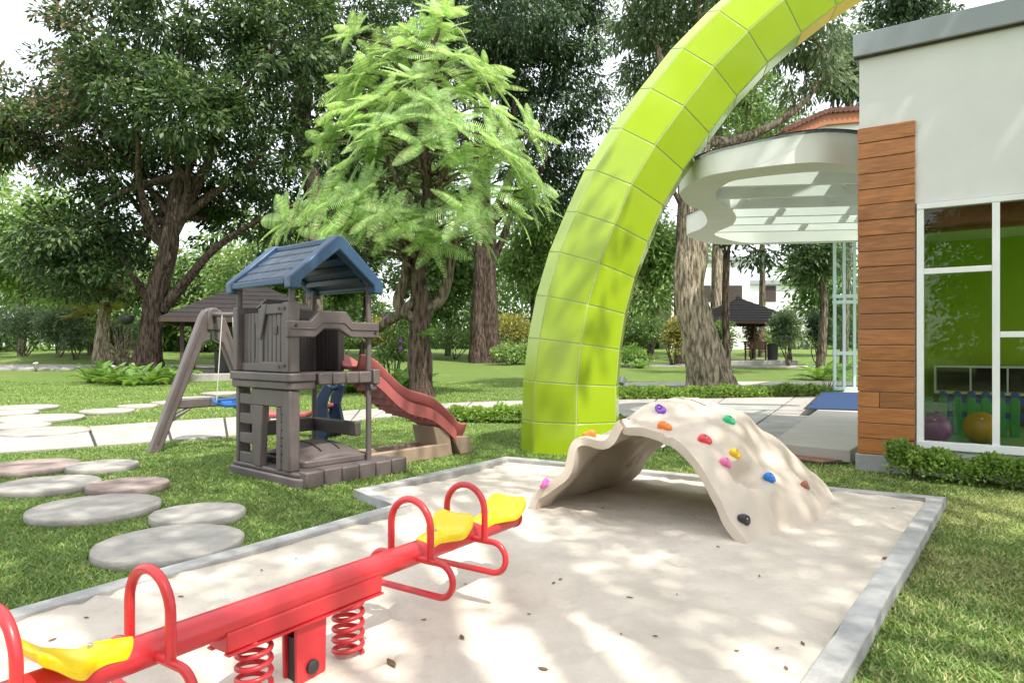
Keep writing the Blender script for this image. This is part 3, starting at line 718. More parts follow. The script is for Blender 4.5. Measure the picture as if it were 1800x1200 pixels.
for k in range(8): pb('hinge_knuckle', .086, .108, -.042, -.005, .14 + k * .072, .20 + k * .072, bev=.005)
pb('column', .90, 1.0, -.01, .09, .125, .86)
# platform: skirt in two tiers and floor
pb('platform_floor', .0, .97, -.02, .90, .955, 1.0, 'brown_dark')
def lshape(z0, z1, o): return MB().extrude([ph(a, b, z0) for a, b in rrect(-.07 - o, 1.03 + o, -.075 - o, .23, .06)], (0, 0, z1 - z0))
sk = lshape(.865, .935, -.008).build('platform_skirt', mt['brown'], play, bevel=.010)
lshape(.936, 1.015, .006).build('platform_rim', mt['brown'], sk, bevel=.012)
for k in range(4):
    v0 = .236 + k * .152; pb('platform_block', -.075, .06, v0, v0 + .147, .90, 1.012, bev=.014)
pb('corner_block', -.095, .06, .845, .925, .885, 1.03, bev=.012); pb('corner_block', -.07, .05, .835, .905, .825, .884, bev=.012)
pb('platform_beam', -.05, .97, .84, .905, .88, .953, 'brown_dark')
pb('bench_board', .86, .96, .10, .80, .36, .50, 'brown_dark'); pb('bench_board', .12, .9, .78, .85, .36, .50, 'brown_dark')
# upper wall on the left: frame, boards, brace, top rail
pb('wall_post', .905, 1.0, -.05, .05, 1.016, 1.64, bev=.014)
pb('wall_post', -.045, .075, -.055, .06, 1.016, 1.66, bev=.016)
for k in range(5):
    u0 = .085 + k * .075; pb('wall_board', u0, u0 + .071, -.018, .018, 1.016, 1.60)
for k in range(5):
    u0 = .54 + k * .073; pb('wall_board', u0, u0 + .069, .012, .045, 1.016, 1.58)
pb('wall_stile', .455, .54, -.032, .02, 1.016, 1.62)
pb('wall_rail', .08, .46, -.040, -.016, 1.02, 1.115); pb('wall_rail', .54, .90, -.010, .014, 1.02, 1.10)
pb('wall_rail', .08, .40, -.040, -.016, 1.555, 1.65)
pex('wall_brace', [(.47, -.045, 1.32), (.54, -.045, 1.34), (.46, -.045, 1.655), (.36, -.045, 1.655)], (0, .026, 0))
hd = pb('window_slot', .205, .275, -.030, -.017, 1.37, 1.45, bev=.006); pb('slot_recess', .22, .26, -.033, -.0305, 1.385, 1.435, 'brown_dark', hd, .002)
pb('slot', .665, .69, .009, .0118, 1.14, 1.48, 'black', play, .002)
for (u, z) in ((.03, 1.60), (.12, 1.07), (.03, 1.08), (.12, 1.60)):
    MB().tube([ph(u, -.057, z), ph(u, -.062, z)], .016, 14).build('bolt_recess', mt['black'], play, smooth=40)
# arched top rail on the rear left side
def arch_rail(pts_fn, name):
    prof = [(0, 1.45), (.22, 1.45), (.30, 1.52), (.55, 1.52), (.64, 1.45), (.86, 1.45), (.86, 1.545), (.68, 1.545), (.58, 1.64), (.28, 1.64), (.18, 1.545), (0, 1.545)]
    return prof
pex('top_rail', [(.93, v, z + .10) for v, z in arch_rail(None, '')], (.05, 0, 0))
for k in range(9): pb('wall_board', .935, .965, .06 + k * .087, .06 + k * .087 + .082, 1.0, 1.56)
# arched railing on the open side
pex('arch_railing', [(-.07, v, z - .11) for v, z in [(-.075, 1.45), (.20, 1.45), (.30, 1.53), (.46, 1.53), (.60, 1.45), (.93, 1.45), (.93, 1.60), (.62, 1.60), (.54, 1.70), (.25, 1.70), (.15, 1.60), (-.075, 1.60)]], (.06, 0, 0), bev=.012)
pex('railing_trim', [(-.080, v, z - .11) for v, z in [(-.05, 1.535), (.19, 1.535), (.275, 1.60), (.52, 1.60), (.60, 1.535), (.915, 1.535), (.915, 1.525), (.595, 1.525), (.515, 1.588), (.28, 1.588), (.195, 1.525), (-.05, 1.525)]], (.0095, 0, 0), bev=.002)
for v, z in ((.0, 1.445), (.88, 1.39)):
    MB().tube([ph(-.071, v, z), ph(-.076, v, z)], .016, 14).build('bolt_recess', mt['black'], play, smooth=40)
# rear half wall beside the slide
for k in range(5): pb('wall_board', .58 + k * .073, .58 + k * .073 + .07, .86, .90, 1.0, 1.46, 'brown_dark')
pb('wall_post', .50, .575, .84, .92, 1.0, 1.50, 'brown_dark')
# roof
def rake(u0, u1):
    vm = LV_ / 2
    pr = [(-.085, 1.775), (-.085, 1.885), (vm - .03, 2.30), (vm + .03, 2.30), (LV_ + .085, 1.885), (LV_ + .085, 1.775), (LV_ - .02, 1.775), (LV_ - .025, 1.85), (vm, 2.165), (.025, 1.85), (.02, 1.775)]
    return pex('roof_gable', [(u0, v, z) for v, z in pr], (u1 - u0, 0, 0), 'blue_roof', roof, .014)
roof = MB().box(-.02, 1.0, LV_ / 2 - .035, LV_ / 2 + .035, 2.225, 2.285, ph).build('roof', mt['blue_roof'], play, bevel=.014)
rake(-.13, -.005); rake(.955, 1.08)
vm = LV_ / 2
for side in (0, 1):
    e = (-.05, 1.865) if side == 0 else (LV_ + .05, 1.865); t = (vm, 2.245)
    L = lambda f: (e[0] + (t[0] - e[0]) * f, e[1] + (t[1] - e[1]) * f)
    p0, p1 = L(0), L(1)
    pex('roof_panel', [(0, p0[0], p0[1] - .035), (0, p1[0], p1[1] - .035), (0, p1[0], p1[1]), (0, p0[0], p0[1])], (.955, 0, 0), 'blue_roof', roof, .004)
    rows, cols = 4, 9
    for r_ in range(rows):
        for c_ in range(cols):
            u0 = .012 + c_ * .1035 + (.02 if r_ % 2 else 0); u1 = min(u0 + .098, .948)
            f0, f1 = .02 + r_ * .235, .02 + (r_ + 1) * .235 + .01; a, b = L(f0), L(min(f1, .98)); lift = .024
            sg = 1; pex('shingle', [(u0, a[0], a[1] + .004), (u0, b[0], b[1] + .002), (u0, b[0], b[1] + .008), (u0, a[0], a[1] + lift)], (u1 - u0, 0, 0), 'roof_shingle', roof, .003)
    for f in (.28, .55, .82):
        a = L(f); pb('roof_rib', 0, .955, a[0] - .02, a[0] + .02, a[1] - .085, a[1] - .03, 'navy', roof, .004)
    pb('roof_eave', 0, .955, e[0] - .03, e[0] + .03, e[1] - .05, e[1] + .012, 'blue_roof', roof, .012)
# slide
US, UW = .36, .20
sv0 = .88; prof = []
for i in range(49):
    f = i / 48; v = sv0 + 1.52 * f
    z = 1.0 - .80 * (f ** 1.05) + .055 * math.sin(f * 2 * math.pi * 1.75 + .5) * (1 - f * .5) * (f > 0) 
    if f < .06: z = z * (f / .06) + 1.02 * (1 - f / .06)
    if f > .86: z = z + (.20 - z) * ((f - .86) / .14) ** .6
    prof.append((v, max(z, .19)))
vs = []; NJ = 12
for v, z in prof:
    for j in range(NJ + 1):
        q = -1 + 2 * j / NJ; vs.append(ph(US + q * UW, v, z + .15 * max(0, (abs(q) - .62) / .38) ** 1.6))
fs = [(i * (NJ + 1) + j, (i + 1) * (NJ + 1) + j, (i + 1) * (NJ + 1) + j + 1, i * (NJ + 1) + j + 1) for i in range(len(prof) - 1) for j in range(NJ)]
sd = MB().add(vs, fs).build('slide', mt['slide'], play, smooth=70)
q = sd.modifiers.new('t', 'SOLIDIFY'); q.thickness = .035; q.offset = -1
q = sd.modifiers.new('b', 'BEVEL'); q.width = .014; q.segments = 3; q.limit_method = 'ANGLE'; q.angle_limit = R(50)
for sgn in (-1, 1):
    up = [(US + sgn * (UW + .004), v, z + .02) for v, z in prof[6:43]]; dn = [(US + sgn * (UW + .004), v, max(.10, z - .11)) for i, (v, z) in enumerate(prof[6:43])]
    MB().extrude([ph(*p) for p in up + dn[::-1]], Vector(ph(sgn * .012, 0, 0)) - Vector(ph(0, 0, 0))).build('side_panel', mt['slide'], sd, smooth=30)
for i in range(8, 42, 3):
    v, z = prof[i]; pb('slide_rib', US - UW, US + UW, v - .012, v + .012, z - .13, z - .03, 'slide', sd, .003)
pex('slide_leg', [(US - .21, sv0 + 1.40, 0), (US - .21, sv0 + 1.60, 0), (US - .21, sv0 + 1.56, .20), (US - .21, sv0 + 1.28, .22)], (.42, 0, 0), 'tan', sd, .012)
pex('slide_leg', [(US - .19, sv0 + 1.10, 0), (US - .19, sv0 + 1.30, 0), (US - .19, sv0 + 1.24, .30), (US - .19, sv0 + 1.0, .36)], (.38, 0, 0), 'tan', sd, .012)
pb('ground_beam', US - .20, US - .13, .98, 2.10, .0, .15, 'tan')
pb('ground_beam', US + .13, US + .20, .98, 2.10, .0, .15, 'tan')
# swing frame
AP = Vector((-3.80, 8.77)); 
def sw(a, b, z): p = AP + U * a + V * b; return (p.x, p.y, z)
sf = MB().tube([sw(.02, 0, 1.66), sw(-2.0, 0, 1.60)], .03, 16).build('swing_beam', mt['brown'], play, smooth=50)
def sex(name, pts, vec, mat='brown', bev=.016): 
    d = Vector(sw(*vec)) - Vector(sw(0, 0, 0)); return MB().extrude([sw(*p) for p in pts], d).build(name, mt[mat], play, bevel=bev)
for s in (-1, 1):
    sex('swing_leg', [(-.06, s * .03, 1.72), (-.06, s * .10, 1.72), (-.06, s * .15, 1.64), (-.06, s * .76, .0), (-.06, s * .63, .0), (-.06, s * .12, 1.30), (-.06, s * .03, 1.34)], (.12, 0, 0))
    sex('leg_channel', [(-.066, s * .155, 1.45), (-.066, s * .185, 1.45), (-.066, s * .68, .10), (-.066, s * .655, .10)], (.010, 0, 0), 'brown_dark', .003)
sex('swing_cap', [(-.085, -.085, 1.46), (-.085, .085, 1.46), (-.085, .075, 1.70), (-.085, .04, 1.745), (-.085, -.04, 1.745), (-.085, -.075, 1.70)], (.17, 0, 0))
sex('cap_slot', [(-.089, -.02, 1.55), (-.089, .02, 1.55), (-.089, .02, 1.66), (-.089, -.02, 1.66)], (.004, 0, 0), 'black', .001)
sex('swing_crossbar', [(-.045, -.47, .50), (-.045, .47, .50), (-.045, .44, .62), (-.045, -.44, .62)], (.09, 0, 0))
for s in (-1, 1): sex('crossbar_brace', [(-.04, s * .56, .30), (-.04, s * .52, .40), (-.04, s * .30, .505), (-.04, s * .24, .505)], (.08, 0, 0))
# swing hanging from the beam
sg = thing('swing', 'small blue plastic swing seat hanging on thin ropes from the frame', 'swing', sw(-.42, 0, .52))
for b in (-.13, .13): MB().tube([sw(-.42, b * .5, 1.64), sw(-.42, b, .66), sw(-.42, b * 1.02, .54)], .006, 6).build('rope', mt['rope'], sg, smooth=60)
vs = []
for i in range(13):
    for j in range(9):
        a, b = -1 + 2 * i / 12, -1 + 2 * j / 8; vs.append(sw(-.42 + a * .10 * (1 - .15 * b * b), b * .17, .52 + .05 * abs(b) ** 2.5 + .05 * max(0, a) ** 2))
fs = [(i * 9 + j, (i + 1) * 9 + j, (i + 1) * 9 + j + 1, i * 9 + j + 1) for i in range(12) for j in range(8)]
so = MB().add(vs, fs).build('seat', mt['blue'], sg, smooth=70); q = so.modifiers.new('t', 'SOLIDIFY'); q.thickness = .045; q.offset = -1
q = so.modifiers.new('b', 'BEVEL'); q.width = .015; q.segments = 3
MB().box(-.02, .02, -.16, .16, .60, .63, lambda a, b, z: sw(-.50 + a, b, z)).build('safety_bar', mt['blue'], sg, bevel=.006)

# toy rocker behind the play house
rk = thing('toy_rocker', 'red and navy plastic toy rocker on the grass behind the play house', 'toy', (-3.0, 9.9, 0))
fk = Frame((-3.05, 9.75), (.95, -.3))
vs = []; fs = []
MB().extrude([fk(a, -.13, z) for a, z in ((-.75, .32), (-.3, .25), (.25, .28), (.55, .42), (.55, .48), (.25, .35), (-.3, .32), (-.75, .39))], Vector(fk(0, .26, 0)) - Vector(fk(0, 0, 0))).build('board', mt['slide'], rk, bevel=.02)
for s in (-1, 1): MB().extrude([fk(a, s * .17 - .03, z) for a, z in ((.45, .0), (.62, .0), (.70, .15), (.66, .30), (.62, .46), (.70, .72), (.60, .78), (.48, .58), (.44, .3), (.40, .12))], Vector(fk(0, .06, 0)) - Vector(fk(0, 0, 0))).build('end_frame', mt['navy'], rk, bevel=.02)
MB().tube([fk(.56, -.17, .10), fk(.56, .17, .10)], .06, 16).build('roller', mt['navy'], rk, smooth=50)
MB().tube([fk(.56, -.17, .68), fk(.56, .17, .68)], .03, 12).build('grip', mt['navy'], rk, smooth=50)
MB().extrude([fk(a, -.10, z) for a, z in ((-.78, .0), (-.55, .0), (-.6, .33), (-.74, .33))], Vector(fk(0, .2, 0)) - Vector(fk(0, 0, 0))).build('foot', mt['navy'], rk, bevel=.02)

# ---------------------------------------------------------------- pavilion building
FB = Vector((3.55, 7.1)); E = Vector((.823, -.567)).normalized(); Nn = Vector((-E.y, E.x))
def fa(e, n, z): p = FB + E * e + Nn * n; return (p.x, p.y, z)
bld = thing('pavilion_building', 'white pavilion building with wooden corner column and large windows', 'building', fa(0, 0, 0))
def bb(name, e0, e1, n0, n1, z0, z1, mat, parent=bld, bev=0):
    return MB().box(e0, e1, n0, n1, z0, z1, fa).build(name, mt[mat], parent, bevel=bev)
LE, DN, TOP = 6.0, 4.2, 4.22
bb('plinth', -.03, .46, -.03, .40, -.02, .165, 'plinth', bev=.006)
upper = bb('wall', .0, LE, .02, .24, 2.66, TOP, 'wall_white')
bb('wall', .505, LE, .02, .24, -.02, .255, 'wall_white')
colw = bb('wall', .012, .50, .03, .24, .165, 2.6595, 'wall_white')
bb('wall', .02, .22, .242, DN, -.02, TOP, 'wall_white')                      # left return wall
bb('wall', .02, 3.7, DN + .002, DN + .2, -.02, TOP, 'wall_white'); bb('wall', 3.702, LE, DN + .002, DN + .2, 2.7, TOP, 'wall_white')           # rear wall, its unseen end left open to brighten the room
bb('wall', LE - .2, LE, .242, .5, -.02, TOP, 'wall_white'); bb('wall', LE - .2, LE, 4.0, DN, -.02, TOP, 'wall_white'); bb('wall', LE - .2, LE, .502, 3.998, 2.78, TOP, 'wall_white')  # right wall opened out of view so more daylight reaches the room
rf = bb('roof', -.02, LE + .05, .0, DN + .25, TOP + .002, TOP + .06, 'fascia')
bb('fascia', -.05, LE + .08, -.06, -.002, TOP - .015, TOP + .21, 'fascia', rf, .006); bb('fascia', -.05, -.002, .0, DN + .2, TOP - .015, TOP + .21, 'fascia', rf, .006)
bb('drip_edge', -.045, LE, -.02, .018, TOP - .03, TOP - .016, 'timber', rf)
# boards of the wooden corner column
nb = 21; z0, z1 = .168, 3.48; bh = (z1 - z0) / nb
for k in range(nb):
    za, zb_ = z0 + k * bh + .004, z0 + (k + 1) * bh - .004
    if k == 3:
        bb('plank', -.012, .185, -.008, .0195, za, zb_, 'wood', bld, .004); bb('plank', .190, .497, -.009, .0195, za, zb_, 'wood', bld, .004)
    else: bb('plank', -.012, .497, -.009 + random.uniform(-.002, .002), .0195, za, zb_, 'wood', bld, .004)
    bb('side_plank', -.012, .008, .022, .40, za, zb_, 'wood', bld, .004)
# windows: frame with lights of glass
W0, W1, ZL, ZH = .512, 5.75, .262, 2.652
wf = bb('window', W0, W1, -.01, .09, ZH - .055, ZH, 'white', bld, .004)
bb('sill', W0, W1, -.025, .09, ZL, ZL + .075, 'white', wf, .004)
mull = [W0, 1.12, 2.05, 3.0, 3.95, 4.9, W1 - .06]
for k, e in enumerate(mull): bb('mullion', e, e + .06, -.006, .086, ZL + .076, ZH - .056, 'white', wf, .004)
for k in range(len(mull) - 1):
    a, b = mull[k] + .061, mull[k + 1] - .001; zt = 1.96 if k == 0 else 1.34
    bb('transom', a, b, -.004, .084, zt, zt + .055, 'white', wf, .004)
    for lo, hi in ((ZL + .077, zt - .001), (zt + .056, ZH - .057)): bb('pane', a + .001, b - .001, .036, .044, lo, hi, 'glass', wf)
# room behind the glass
bb('floor', .222, LE - .202, .242, DN - .002, -.01, .19, 'floor_mat')
bb('ceiling', .222, LE - .202, .242, DN - .002, 2.80, 2.86, 'white')
bb('ceiling_beam', .222, LE - .202, .35, .50, 2.48, 2.66, 'orange_wood'); bb('ceiling_beam', .222, LE - .202, 1.6, 1.75, 2.60, 2.798, 'orange_wood')
bb('inner_wall', .222, .235, .242, DN - .002, .192, 2.798, 'lime_wall'); bb('inner_wall', .237, 3.7, DN - .02, DN - .004, .192, 2.798, 'lime_wall')
bb('wall_pier', .236, .36, DN - .22, DN - .022, .192, 2.798, 'lime_wall'); bb('door_leaf', .237, .262, .5, 1.3, .192, 2.2, 'plinth')
sn = bb('wall_switch', .238, .262, 3.3, 3.42, 1.55, 1.76, 'white', bld, .01)
sw_ = thing('toy_shelf', 'white framed shelf of dark cubbies along the lime wall', 'shelf', fa(1.6, 3.8, .192))
MB().box(.45, 3.4, 3.95, 3.97, .60, 1.0, fa).build('back', mt['cubby'], sw_)
for z in (.60, .965): MB().box(.45, 3.4, 3.62, 3.95, z, z + .03, fa).build('board', mt['white'], sw_)
for k in range(8): MB().box(.45 + k * .42, .47 + k * .42, 3.62, 3.95, .631, .964, fa).build('divider', mt['white'], sw_)
MB().box(.45, 3.4, 3.64, 3.95, .192, .599, fa).build('cabinet', mt['cubby'], sw_)
def picket(lab, mat, e0, n0, e1, n1, h, k, grp=None):
    t = thing('toy_fence', lab, 'toy fence', fa((e0 + e1) / 2, (n0 + n1) / 2, .192)); a = Vector((e0, n0)); b = Vector((e1, n1)); d = (b - a).normalized(); pw = (b - a).length / k
    def ff(s, w, z): p = a + d * s + Vector((-d.y, d.x)) * w; return fa(p.x, p.y, z)
    for i in range(k):
        s = i * pw; wd = pw * .62; o = [ff(s, 0, .192), ff(s + wd, 0, .192)] + [ff(s + wd * (.5 + .5 * math.cos(x)), 0, .192 + h - wd * .5 + wd * .5 * math.sin(x)) for x in np.linspace(0, math.pi, 8)]
        MB().extrude(o, Vector(ff(0, .05, 0)) - Vector(ff(0, 0, 0))).build('picket', mt[mat], t, bevel=.008)
    for z in (.30, .192 + h * .62): MB().hexa([ff(s, w, zz) for zz in (z, z + .10) for s, w in ((0, .012), ((b - a).length - pw * .38, .012), ((b - a).length - pw * .38, .038), (0, .038))]).build('rail', mt[mat], t)
picket('blue plastic toy picket fence in front of the cubby shelf', 'toy_blue', .55, 2.9, 1.95, 3.3, .48, 9)
picket('green plastic toy picket fence behind the window glass', 'toy_green', .45, 2.0, 1.45, 2.25, .46, 7)
picket('yellow plastic toy picket fence at the right window light', 'toy_yellow', 1.55, 1.9, 2.5, 2.0, .56, 6)
picket('red plastic toy picket fence behind the yellow one', 'toy_red', 1.7, 2.7, 2.7, 2.9, .52, 6)
def ball(lab, mat, e, n, r):
    t = thing('play_ball', lab, 'ball', fa(e, n, .192)); c = Vector(fa(e, n, .192 + r))
    MB().lathe(c, [(max(.0005, r * math.sin(math.pi * i / 16)), -r * math.cos(math.pi * i / 16)) for i in range(17)], 28).build('skin', mt[mat], t, smooth=70)
    MB().tube([c + Vector((-.3, -.55, .5)).normalized() * r * .99, c + Vector((-.3, -.55, .5)).normalized() * r * 1.02], r * .07, 12).build('valve', mt['white'], t, smooth=40)
ball('purple play ball on the floor at the left of the window', 'toy_purple', .60, 1.0, .17)
ball('amber yellow play ball on the floor behind the window', 'toy_amber', 1.02, 1.35, .175)
dk = thing('round_sign', 'round blue, white and red sign on the inside lime wall', 'sign', fa(2.22, 3.97, 1.75))
for r, y, mm in ((.20, 0, 'toy_blue'), (.17, .004, 'white')):
    MB().tube([fa(2.22, 4.178 - .004 - y, 1.75), fa(2.22, 4.178 - .016 - y, 1.75)], r, 28).build('disc', mt[mm], dk)
MB().box(2.08, 2.36, 4.150, 4.156, 1.62, 1.72, fa).build('stripe', mt['toy_red'], dk)

# ---------------------------------------------------------------- glass entrance, canopy
ent = thing('glass_entrance', 'tall pale mint framed glass entrance beside the wooden column', 'entrance', (8.95, 18.2, .15))
fe = Frame((8.25, 17.75), (.9, -.25))
EH = 4.0
for a in (0, .22, .46, .98, 1.5, 2.3, 3.1): MB().box(a - .035, a + .035, -.05, .05, .15, EH, fe).build('mullion', mt['mint'], ent, bevel=.006)
for z in (.15, 1.05, 2.35, 2.5, EH - .08): MB().box(-.05, 3.15, -.055, .055, z, z + .09, fe).build('transom', mt['mint'], ent, bevel=.006)
for a, b in ((.036, .184), (.256, .424), (.496, .944), (1.016, 1.464), (1.536, 2.264), (2.336, 3.064)):
    for lo, hi in ((.241, 1.049), (1.141, 2.349), (2.591, EH - .081)): MB().box(a, b, -.008, .008, lo, hi, fe).build('pane', mt['canopy_glass'], ent)

can = thing('entrance_canopy', 'white wavy edged glass roof canopy reaching out from the pavilion', 'canopy', (4.4, 10.2, 3.25))
ZC = 3.25
def cpt(x, y): d = (ZC - CAM_Z) * F_PX / (HZ - y); return Vector(((x - 900) / F_PX * d, d, ZC))
outer = [Vector((4.05, 7.82, ZC)), Vector((3.25, 7.52, ZC))] + [cpt(x, y) for x, y in ((1274, 303), (1225, 317), (1196, 337), (1197, 346), (1209, 360), (1234, 371), (1243, 389), (1232, 402), (1208, 412), (1214, 418), (1245, 427), (1281, 430))] + [Vector((5.2, 13.5, ZC)), Vector((7.3, 13.1, ZC))]
inner = [Vector((4.25, 8.12, ZC)), Vector((3.50, 7.92, ZC))] + [cpt(x, y) for x, y in ((1306, 315), (1272, 326), (1256, 341), (1264, 354), (1288, 371), (1294, 384), (1286, 396), (1262, 407), (1256, 412), (1266, 417), (1292, 424), (1324, 427))] + [Vector((5.3, 13.2, ZC)), Vector((7.2, 12.85, ZC))]
oc = smooth_curve(outer, 6); ic = smooth_curve(inner, 6); n = len(oc); H = .25
zt_ = [.40 for _ in oc]
vs = []; fs = []
for a, b in zip(oc, ic): hh = .24 + .13 * min(1, max(0, (a.x - 2.3) / 1.6)); vs += [a, b, b + Vector((0, 0, hh)), a + Vector((0, 0, hh))]
for i in range(n - 1):
    for k in range(4): fs.append((i * 4 + k, i * 4 + (k + 1) % 4, i * 4 + 4 + (k + 1) % 4, i * 4 + 4 + k))
fs += [(0, 1, 2, 3), ((n - 1) * 4 + 3, (n - 1) * 4 + 2, (n - 1) * 4 + 1, (n - 1) * 4)]
MB().add(vs, fs).build('rim', mt['offwhite'], can, smooth=35)
ctr = Vector((4.6, 10.5, 0))
og = [p + (Vector((p.x, p.y, 0)) - ctr).normalized() * .06 for p in oc]
MB().extrude([(p.x, p.y, ZC + .255 + .13 * min(1, max(0, (p.x - 2.3) / 1.6))) for p in og], (0, 0, .012)).build('glass_roof', mt['canopy_glass'], can)
# cross beams run from the building to the rim, with short noggings between them
INP = [(p.x, p.y) for p in ic]
def hit_left(c0, dirv):
    best = 0
    for t in np.arange(0, 7, .03):
        q = c0 + dirv * t
        if not bool(in_poly(q.x, q.y, INP)): return t
    return best
dl = Vector((-.93, .12)).normalized()
b0s = []
for k in range(7):
    c0 = Vector((4.35, 8.55)) + Vector((.567, .823)) * (k * .80)
    q = c0 + dl * .05; t = hit_left(q, dl) 
    if t < .2: continue
    e = c0 + dl * (t + .12); s = c0 - dl * .35; wv = Vector((-dl.y, dl.x)) * .03
    MB().extrude([(s.x - wv.x, s.y - wv.y, ZC + .015), (e.x - wv.x, e.y - wv.y, ZC + .015), (e.x + wv.x, e.y + wv.y, ZC + .015), (s.x + wv.x, s.y + wv.y, ZC + .015)], (0, 0, .23)).build('beam', mt['white'], can, bevel=.006)
    b0s.append((c0, t))
for k, (c0, t) in enumerate(b0s[:-1]):
    for f in (.35, 1.5, 2.6):
        ff_ = f + (.35 if k % 2 else 0)
        if ff_ > t - .1: continue
        a = c0 + dl * ff_; b = a + Vector((.567, .823)) * .80; wv = dl * .022
        MB().extrude([(a.x - wv.x, a.y - wv.y, ZC + .12), (a.x + wv.x, a.y + wv.y, ZC + .12), (b.x + wv.x, b.y + wv.y, ZC + .12), (b.x - wv.x, b.y - wv.y, ZC + .12)], (0, 0, .125)).build('nogging', mt['white'], can, bevel=.004)

# gabled wing with red tiled roof behind the canopy
wing = thing('tiled_wing', 'orange fascia gable with red tiled roof rising behind the canopy', 'building', (9, 15, 0))
d0 = 15.0
def wq(x, y, d=d0): p = PX(x, y, d); return (p.x, p.y, p.z)
MB().extrude([wq(1385, 262), wq(1392, 238), wq(1440, 214), wq(1520, 200), wq(1640, 196), wq(1640, 400), wq(1540, 400), wq(1540, 262)], (5.0, 6, 0)).build('wall', mt['white'], wing)
MB().extrude([wq(1376, 236), wq(1448, 203), wq(1640, 188), wq(1640, 206), wq(1450, 222), wq(1376, 247)], (0, -.12, 0)).build('fascia_board', mt['orange_wood'], wing)
tp = [Vector(wq(1372, 236)), Vector(wq(1448, 202)), Vector(wq(1645, 187))]
for a, b, k in ((tp[0], tp[1], 10), (tp[1], tp[2], 22)):
    for i in range(k):
        p = a.lerp(b, (i + .5) / k) + Vector((0, -.2, .03)); MB().tube([p, p + Vector((1.3, 5.8, 1.0))], (b - a).length / k * .55, 8).build('roof_tile', mt['roof_tile'], wing, smooth=50)

# far white building
fw = thing('white_house', 'plain white house wall far behind the right pavilion', 'house', (15, 60, .9))
for a, b, t_, dd in ((1180, 1318, 458, 60), (1318, 1440, 500, 62)):
    p = PX(a, t_, dd); q = PX(b, t_, dd); MB().box(p.x, q.x, dd, dd + 8, .5, p.z, None).build('wall', mt['white'], fw)
    MB().box(p.x - .3, q.x + .3, dd - .3, dd + 8.3, p.z + .002, p.z + .35, None).build('parapet', mt['fascia'], fw)
for x in (1235, 1290, 1350):
    p = PX(x, 520, 60 if x < 1318 else 62); MB().box(p.x - .7, p.x + .7, p.y - .06, p.y - .004, p.z - .5, p.z + .9, None).build('window', mt['cubby'], fw)

# ---------------------------------------------------------------- garden pavilions
def pavilion(name, lab, c, half, eave, apex, rot, thatch=None):
    g = tz(c[0], c[1]); t = thing(name, lab, 'gazebo', (c[0], c[1], g)); f = Frame(c, (math.cos(rot), math.sin(rot)))
    cor = [(-half, -half), (half, -half), (half, half), (-half, half)]
    MB().box(-half * .9, half * .9, -half * .9, half * .9, g - .2, g + .16, f).build('floor', mt['slab'], t, bevel=.02)
    for a, b in cor: MB().box(a * .78 - .07, a * .78 + .07, b * .78 - .07, b * .78 + .07, g + .161, eave, f).build('post', mt['timber'], t, bevel=.01)
    rows = 9
    for k in range(4):
        (a0, b0), (a1, b1) = cor[k], cor[(k + 1) % 4]
        for r_ in range(rows):
            f0, f1 = r_ / rows, (r_ + 1) / rows + .01; zl = eave + (apex - eave) * f0; zh = eave + (apex - eave) * min(f1, 1)
            P = [f(a0 * (1 - f0), b0 * (1 - f0), zl + .05), f(a1 * (1 - f0), b1 * (1 - f0), zl + .05), f(a1 * (1 - min(f1, .995)), b1 * (1 - min(f1, .995)), zh + .02), f(a0 * (1 - min(f1, .995)), b0 * (1 - min(f1, .995)), zh + .02)]
            P2 = [(x, y, z - .045) for x, y, z in P]
            MB().hexa(P2 + P).build('shingle_row', mt['shingle'], t)
    for k in range(4):
        (a0, b0), (a1, b1) = cor[k], cor[(k + 1) % 4]
        p, q = Vector(f(a0, b0, eave)), Vector(f(a1, b1, eave)); dd = (q - p).normalized() * .03; nn = Vector((-dd.y, dd.x, 0)).normalized() * .03
        MB().hexa([p + dd - nn + Vector((0, 0, -.13)), q - dd - nn + Vector((0, 0, -.13)), q - dd + nn + Vector((0, 0, -.13)), p + dd + nn + Vector((0, 0, -.13)), p + dd - nn + Vector((0, 0, .03)), q - dd - nn + Vector((0, 0, .03)), q - dd + nn + Vector((0, 0, .03)), p + dd + nn + Vector((0, 0, .03))]).build('eave_board', mt['timber'], t)
    MB().lathe((c[0], c[1], apex - .02), [(.16, 0), (.14, .10), (.03, .22)], 10).build('finial', mt['timber'], t)
    return f, g
f1, g1 = pavilion('garden_pavilion', 'dark hip roofed open pavilion half hidden behind the swing frame', (-10.2, 27.2), 2.9, 2.25, 3.85, .35)
f2, g2 = pavilion('garden_pavilion', 'brown shingled open pavilion with benches at the far right lawn', (12.1, 37.0), 2.35, 2.55, 3.85, .15)
def bench(lab, f, g, a, b, rot, mat='bench'):
    p = f(a, b, 0); t = thing('garden_bench', lab, 'bench', (p[0], p[1], g)); h = Frame(p, (math.cos(rot), math.sin(rot)))
    for k in range(4): MB().box(-.7, .7, -.24 + k * .12, -.14 + k * .12, g + .42, g + .46, h).build('seat_slat', mt[mat], t)
    for k in range(4): MB().box(-.7, .7, .24, .28, g + .55 + k * .11, g + .63 + k * .11, h).build('back_slat', mt[mat], t)
    for sx in (-.66, .60):
        for y0 in (-.24, .22): MB().box(sx, sx + .06, y0, y0 + .06, g, g + (.98 if y0 > 0 else .66), h).build('leg', mt[mat], t)
        MB().box(sx, sx + .06, -.24, .26, g + .662, g + .70, h).build('arm_rest', mt[mat], t)
bench('red brown slatted bench inside the right garden pavilion', f2, g2 + .162, .75, -.7, .3)
bench('dark red bench beneath the left garden pavilion roof', f1, g1 + .162, .6, .5, .3)
